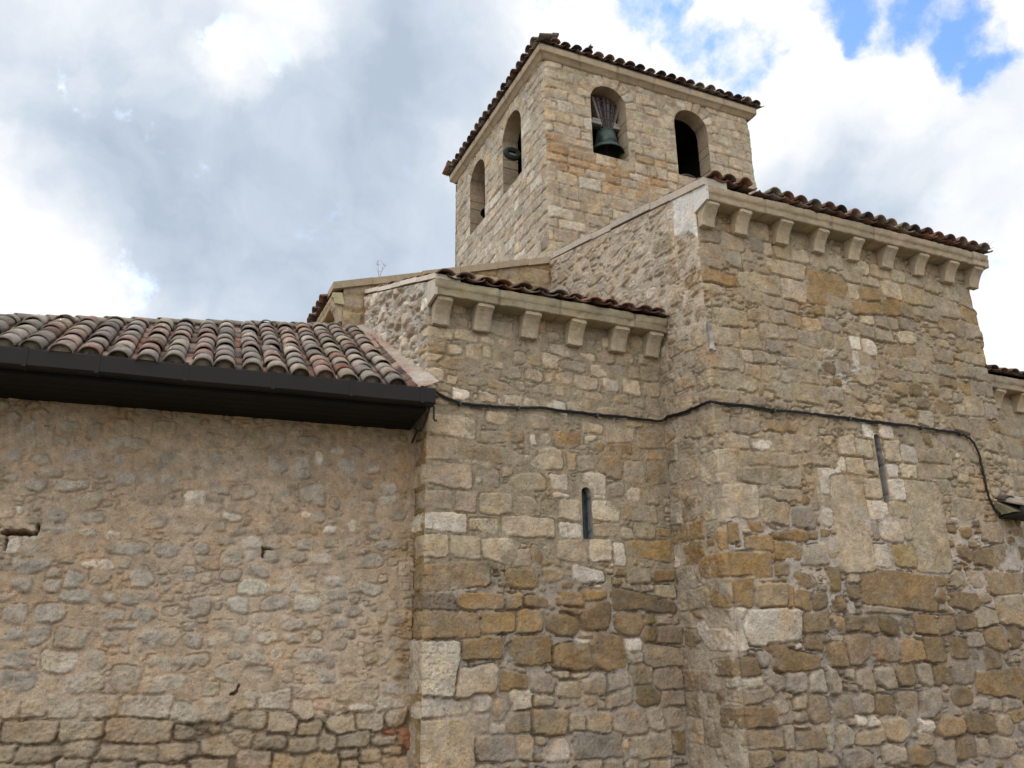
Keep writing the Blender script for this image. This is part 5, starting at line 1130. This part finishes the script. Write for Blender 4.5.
# tile roof: eave line and an oblique hip that comes down to the left
hipR = np.array([2.35, 11.8]); hipL = np.array([-1.9, 9.95]); hd = hipL-hipR
_s = np.linalg.solve(np.array([[hd[0], -AU[0]], [hd[1], -AU[1]]]), (EV+AN*.04)[:2]-hipR)
AS = np.array([-AN[0], -AN[1], 0]); S_A = AS+np.array([0, 0, .59]); S_A /= np.linalg.norm(S_A); N_A = np.cross(AU, S_A)
pit = .252; cols = []
for i in range(33):
    t = -.46-pit*i
    p0 = EV+AU*t+AN*.06+np.array([0, 0, zE-.035]); 
    # distance along AS to the hip line
    M2 = np.array([[AS[0], -hd[0]], [AS[1], -hd[1]]]); s_ = np.linalg.solve(M2, hipR-p0[:2])
    run = s_[0]
    if s_[1] < 0: run = min(run, (EY-.04-p0[1])/AS[1])
    if run < .3: break
    cols.append((p0, S_A, N_A, (run-.10)/np.linalg.norm(S_A[:2])))
AP = {'pink': 2.6, 'grey': 5, 'red': .2, 'cream': 2.0, 'brown': .3}
roofA = tile_roof('roof', annex, cols, AU, pit, M_TILE, AP, 79, expo=.335, L=.43, hgt=.09, sag=.006, jitter=1.0, pan_pal={'red': 3, 'pink': 2, 'dark': 1, 'brown': 2}, front=.05, gain=1.08, plug=True)
zr = lambda p: zE-.05+.59*float(np.dot(np.array(p[:2])-EV[:2], AS[:2]))
def rp(x, y, dz=0): return (x, y, zr((x, y))+dz)
eR = EV+AU*.0; hipE = hipR+hd*_s[0]
corner = (2.97, EY-.02)
deck('roof_bed', roofA, [rp(eR[0], eR[1]), rp(*corner), rp(*hipR), rp(*hipE)], (.15, .11, .085), .04)
A = dict(V=[], F=[], C=[], n=0); g = np.random.default_rng(81)
hp0 = np.array(rp(*(hipR-hd/np.linalg.norm(hd)*.12), .03)); hp1 = np.array(rp(*hipE, .03)); S = hp0-hp1; Ln = np.linalg.norm(S); S /= Ln; U = np.cross(S, (0, 0, 1)); U /= np.linalg.norm(U); Nn = np.cross(U, S)
for k in range(int(Ln/.33)): add_tile(A, hp1+S*(k*.33)+Nn*(.035+g.normal(0, .006)), U, S-Nn*.035, Nn, .125, .105, .42, .095, np.array((.24, .205, .165))*g.normal(1, .12), g)
m = MB(); m.tube([hp1-S*.1, hp1+S*Ln*.5, hp0], .105, (.24, .205, .165), seg=10); m.build('hip_mortar', M_ROUGH, roofA, True)
mk('hip_tiles', np.concatenate(A['V']), A['F'], M_TILE, roofA, np.concatenate(A['C']), True)
back = np.array([hipR[0]-6.5, hipR[1]+4.5])
m = MB(); m.add([rp(*hipR), rp(*hipE), (hipE[0]-.6, hipE[1]+5.5, hp1[2]-.1), (hipR[0], hipR[1]+5, hp0[2]-.4)], [[0, 1, 2, 3]], (.22, .16, .12)); m.build('roof_back', M_TILE, roofA)
# mortar flashing where the roof meets the chapel flank
g = np.random.default_rng(82); ys_ = np.linspace(8.62, EY-.03, 70); V = []; C = []
for i, y in enumerate(ys_):
    wd = .44+.10*float(fbm(np.array(y), np.array(.5), 1.4, 3, 83)); 
    for k in range(8):
        t = k/7; x = BX0+.012-wd*t; z = zr((x, y))+.115*(1-t)**1.6+.045+.012*float(fbm(np.array(y), np.array(t), 6, 3, 84))-(.09 if k == 7 else 0)
        V.append((x, y, z)); c = np.array((.37, .32, .27)); c = c+(np.array((.33, .22, .17))-c)*float(sstep(0, .4, fbm(np.array(y), np.array(t*.5), 3.5, 3, 85))); C.append(c)
F = [[i*8+k, i*8+k+1, (i+1)*8+k+1, (i+1)*8+k] for i in range(69) for k in range(7)]
F += [[0, 1, 2, 3, 4, 5, 6, 7]]
recalc(mk('flashing', V, F, M_ROUGH, roofA, C, True))

# ------------------------------------------------------------------ right-hand chapel and canopy
DX0, DX1 = CX1, 15.2
fD = Field(np.arange(0, DX1-DX0, .025), np.arange(0, 6.02, .025), 26)
colD = lambda x, z, g: pal(('G', 'GT', 'T', 'GP')[g.integers(0, 4)]) if z < 3.9 else pal(('TP', 'T', 'GT', 'OT', 'P')[g.integers(0, 5)])
fD.courses(0, 6.02, (.24, .36), (.3, .6), colD, lambda x, z: .012, gap=.014)
fD.solve(lambda u, v: .008+.005*fbm(u, v, 4, 3, 175), one((.30, .25, .18)))
wall_mesh('wall', chapel_r, fD, (DX0, BY, 0), (1, 0, 0), (0, -1, 0), M_STONE)
sweep('cornice', chapel_r, CORN, (DX0+.003, BY, 5.90), (1, 0, 0), (0, -1, 0), DX1-DX0, M_TRIM, np.array((.31, .255, .175)), seed=4)
for k in range(6):
    V, F, c = corbel_mesh((DX0+.72+k*.62, BY, 5.899), (1, 0, 0), (0, -1, 0), .24, CPROF, pal('PT'), 110+k); recalc(mk('corbel', V, F, M_TRIM, chapel_r, c, False))
cols = [((DX0+.1+.25*i, 8.74, 6.135), S_B, N_B, 3.5) for i in range(14)]
roofD = tile_roof('roof', chapel_r, cols, (1, 0, 0), .25, M_TILE, {'brown': 3, 'dark': 2, 'grey': 2, 'red': 1}, 86, front=.03)
deck('roof_bed', roofD, [(DX0, 8.8, 6.12), (DX1, 8.8, 6.12), (DX1, EY, 6.12+.367*3.4), (DX0, EY, 6.12+.367*3.4)], (.18, .14, .11))
m = MB(); m.add([(DX1, BY, 0), (DX1, EY, 0), (DX1, EY, 7.2), (DX1, BY, 6)], [[0, 1, 2, 3]], (.3, .24, .16)); recalc(m.build('wall', M_STONE, chapel_r))
# canopy
S_K = np.array([0, 1, .42]); S_K /= np.linalg.norm(S_K); N_K = np.array([0, -S_K[2], S_K[1]])
cols = [((11.15+.26*i, 7.62, 3.585), S_K, N_K, .46) for i in range(8)]
rk = tile_roof('roof', canopy, cols, (1, 0, 0), .26, M_TILE, {'grey': 3, 'dark': 2, 'cream': 1}, 87, L=.5, front=.02, hgt=.075)
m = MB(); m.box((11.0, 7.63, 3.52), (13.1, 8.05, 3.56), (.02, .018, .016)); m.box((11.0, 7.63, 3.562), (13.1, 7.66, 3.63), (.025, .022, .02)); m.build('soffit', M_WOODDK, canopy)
m = MB(); m.add([(10.97, 7.70, 3.57), (13.1, 7.70, 3.57), (13.1, 8.06, 3.74), (10.97, 8.06, 3.80), (10.97, 8.06, 3.56), (13.1, 8.06, 3.56)], [[0, 1, 2, 3], [0, 3, 4], [1, 5, 2], [3, 2, 5, 4]], (.19, .17, .10)); m.build('roof_bed', M_STONE, rk)

# ------------------------------------------------------------------ cable
def smooth(P, k=6):
    P = [np.array(p, float) for p in P]; out = []
    for i in range(len(P)-1):
        a, b, c, d = P[max(0, i-1)], P[i], P[i+1], P[min(len(P)-1, i+2)]
        for j in range(k):
            t = j/k; out.append(.5*((2*b)+(c-a)*t+(2*a-5*b+4*c-d)*t*t+(3*b-a-3*c+d)*t**3))
    out.append(P[-1]); return out
yb, yc = BY-.035, CY-.035
cab = [(2.93, 8.52, 4.50), (3.0, 8.85, 4.70), (3.12, yb, 4.715), (3.39, yb, 4.636), (3.65, yb, 4.637), (3.9, yb, 4.645), (4.15, yb, 4.66), (4.44, yb, 4.692), (4.93, yb, 4.694), (5.25, yb, 4.69), (5.58, yb, 4.699), (6.11, yb, 4.705), (6.245, yb-.02, 4.72),
       (6.262, 8.9, 4.748), (6.262, 8.6, 4.71), (6.262, 8.3, 4.70), (6.255, 8.08, 4.69), (6.275, 7.97, 4.675), (6.40, yc, 4.664), (6.82, yc, 4.676), (7.2, yc, 4.67), (7.61, yc, 4.685), (8.0, yc, 4.69), (8.45, yc, 4.696), (8.9, yc, 4.698), (9.35, yc, 4.706), (9.75, yc, 4.70), (10.1, yc, 4.698), (10.35, yc, 4.70), (10.5, yc, 4.69),
       (10.62, yc, 4.66), (10.72, yc, 4.60), (10.78, yc, 4.50), (10.815, yc, 4.38), (10.82, yc, 4.2), (10.822, yc, 4.04), (10.83, yc, 3.88), (10.86, yc, 3.74), (10.90, yc, 3.66), (10.98, yc-.02, 3.58), (11.1, yc-.03, 3.55), (11.4, yc-.03, 3.56)]
m = MB(); rgc = np.random.default_rng(4); pts = [p+rgc.normal(0, .0035, 3) for p in smooth(cab, 6)]
m.tube(pts, .015, seg=7); m.tube([p+np.array([0, -.006, -.018+.006*math.sin(i*.21)]) for i, p in enumerate(pts)], .009, seg=5)
cable = m.build('cable', M_CABLE, None, True)
tag(cable, 'black cable strung across the stone walls from the annex gutter to the small canopy', 'cable')
for k in (3, 6, 9, 20, 23, 26, 29, 34):
    p = cab[k]; m = MB(); m.box((p[0]-.012, p[1]-.02, p[2]-.03), (p[0]+.012, p[1]+.05, p[2]+.02), (.06, .055, .05)); m.build('cable_clip', M_IRON, cable)
m = MB(); m.add([(6.285, 7.955, 5.70), (6.335, 7.945, 5.70), (6.352, 7.94, 5.36), (6.30, 7.955, 5.36), (6.285, 7.985, 5.70), (6.335, 7.985, 5.70), (6.352, 7.985, 5.36), (6.30, 7.985, 5.36)],
                [[0, 3, 2, 1], [4, 5, 6, 7], [0, 1, 5, 4], [1, 2, 6, 5], [2, 3, 7, 6], [3, 0, 4, 7]]); m.tube([(6.335, 7.94, 5.36), (6.34, 7.93, 5.33)], .02)
tag(m.build('metal_strip', M_ZINC), 'short pale metal strip fixed upright to the corner of the tall block', 'metal strip')

# ------------------------------------------------------------------ bells
def bell(name, label, loc, rz, size, grp='bells in the tower', ring=False, swing=0.0):
    t = thing(name, label, 'bell', loc, grp); t.rotation_euler = (0, 0, rz)
    def part(m, nm, mat, sm=False, parent=t):
        Vn = np.concatenate(m.V); me = bpy.data.meshes.new(nm); me.from_pydata((Vn*size).tolist(), [], m.F); me.update()
        ca = me.color_attributes.new('Col', 'FLOAT_COLOR', 'POINT'); c4 = np.ones((len(Vn), 4), np.float32); c4[:, :3] = np.concatenate(m.C); ca.data.foreach_set('color', c4.ravel())
        me.polygons.foreach_set('use_smooth', np.full(len(me.polygons), sm)); me.materials.append(mat)
        o = bpy.data.objects.new(nm, me); COL.objects.link(o); o.parent = parent
        if swing: o.rotation_euler = (swing, 0, 0)
        return o
    m = MB()
    prof = [(.0, .0), (.10, .0), (.16, -.02), (.20, -.06), (.22, -.13), (.238, -.25), (.265, -.37), (.30, -.46), (.345, -.53), (.385, -.575), (.38, -.60), (.36, -.60), (.32, -.54), (.26, -.44), (.22, -.28), (.19, -.08), (.0, -.04)]
    m.lathe(prof, (0, 0, 0), seg=32)
    for zz, rr in ((-.10, .213), (-.39, .272), (-.44, .292)): m.tube([(rr*math.cos(a), rr*math.sin(a), zz) for a in np.linspace(0, 2*math.pi, 33)[:-1]], .009, closed=True, seg=6)
    body = recalc(part(m, 'bell_body', M_BRONZE, True))
    m = MB(); m.tube([(0, 0, -.05), (0, .01, -.4), (0, .01, -.58)], [.018, .02, .026], (.05, .045, .04)); m.lathe([(0, -.05), (.05, -.03), (.055, 0), (.04, .04), (0, .05)], (0, .01, -.56), (.05, .045, .04), 12); part(m, 'clapper', M_IRON)
    # fan of oak balks above the bell
    m = MB()
    for k in range(6):
        a = (k-2.5)/2.5; xb, xt = a*.13, a*.34; w = .042
        V = []
        for (x, z, ww) in ((xb, .02, w*.62), (xt, .80-.05*abs(a), w)):
            V += [(x-ww, -.09, z), (x+ww, -.09, z), (x+ww, .09, z), (x-ww, .09, z)]
        m.add(V, [[0, 1, 2, 3][::-1], [4, 5, 6, 7], [0, 1, 5, 4], [1, 2, 6, 5], [2, 3, 7, 6], [3, 0, 4, 7]], np.array((.12, .10, .095))*(1.5 if k in (0, 5) else .85+.2*(k % 2)))
    hs = part(m, 'headstock', M_WOODGR)
    for sgn in (-1, 1):
        m = MB(); m.box((sgn*.27-.15, -.10, .05), (sgn*.27+.15, .10, .13), (.26, .235, .21), bev=.012); m.box((sgn*.25-.13, -.10, .135), (sgn*.25+.13, .10, .19), (.24, .215, .19), bev=.012); part(m, 'yoke_arm', M_WOODGR)
    m = MB()
    for k in range(7):
        a = (k-3)/3; m.tube([(a*.11, -.105, -.02), (a*.285, -.105, .80)], .011, (.055, .04, .04))
    for zz, ww in ((.24, .19), (.46, .24), (.68, .285)): m.box((-ww, -.101, zz-.012), (ww, -.092, zz+.012), (.06, .045, .045))
    m.tube([(-.58, 0, .05), (.58, 0, .05)], .03, (.05, .045, .045)); part(m, 'iron_strap', M_IRON)
    if ring:
        m = MB(); m.tube([(.86+.17*math.cos(a), .0, -.02+.105*math.sin(a)) for a in np.linspace(0, 2*math.pi, 25)[:-1]], .068, (.015, .025, .022), closed=True, seg=8); m.tube([(.3, 0, .05), (.78, 0, -.01)], .06, (.03, .03, .026)); part(m, 'counterweight_ring', M_IRON)
    return t
bell('church_bell', 'green bronze bell under a fan of grey beams in the tower front', (8.20, 13.14, 12.44), 0, .95)
bell('church_bell', 'bell with a dark ring jutting out of the nearer side opening of the tower', (7.30, 14.22, 12.12), R(180), .92, ring=True)
bell('church_bell', 'shadowed bell in the farther side opening of the tower', (7.0, 16.35, 12.45), R(90), .9)
wh = thing('bell_wheel', 'dark spoked iron bell wheel low in the right opening of the tower front', 'bell wheel', (10.42, 13.35, 11.6))  # bell wheel, only its rim and spokes modelled
m = MB(); m.tube([(10.42+.42*math.cos(a), 13.35, 11.6+.42*math.sin(a)) for a in np.linspace(0, 2*math.pi, 37)[:-1]], .028, (.10, .085, .075), closed=True); m.build('rim', M_IRON, wh)
for k in range(4):
    a = math.pi*k/4; m = MB(); m.tube([(10.42+.41*math.cos(a), 13.35, 11.6+.41*math.sin(a)), (10.42-.41*math.cos(a), 13.35, 11.6-.41*math.sin(a))], .016, (.07, .06, .05)); m.build('spoke', M_IRON, wh)

# ------------------------------------------------------------------ weeds and the little spike on the roofs
def weed(label, p, hgt, seed, n=7):
    g = np.random.default_rng(seed); m = MB(); p = np.array(p, float)
    for k in range(n):
        a = g.uniform(0, 6.28); l = hgt*g.uniform(.5, 1); lean = g.uniform(.1, .5)*l
        q = [p, p+np.array([math.cos(a)*lean*.3, math.sin(a)*lean*.3, l*.5]), p+np.array([math.cos(a)*lean, math.sin(a)*lean, l])]
        m.tube(q, [.0035, .003, .0015], (.36, .31, .23), seg=5)
        for j in range(3):
            b = q[1]+(q[2]-q[1])*g.random(); m.tube([b, b+g.normal(0, .05, 3)+np.array([0, 0, .05])], [.003, .0015], (.3, .25, .17), seg=4)
    tag(m.build('dry_weed', M_TWIG), label, 'weed')
weed('thin dry weed growing from the coping of the wing behind the lower chapel', (3.2, 12.25, 7.66), .33, 1, 5)
weed('tuft of dry grass at the right tip of the cornice of the tall block', (11.55, 7.72, 7.60), .1, 3, 9)
m = MB(); m.tube([(7.69, 12.72, 13.8), (7.685, 12.70, 14.16)], .012, (.04, .035, .03)); m.box((7.64, 12.68, 14.08), (7.73, 12.73, 14.11), (.04, .035, .03))
tag(m.build('roof_spike', M_IRON), 'tiny iron spike standing at the eave of the tower roof', 'spike')
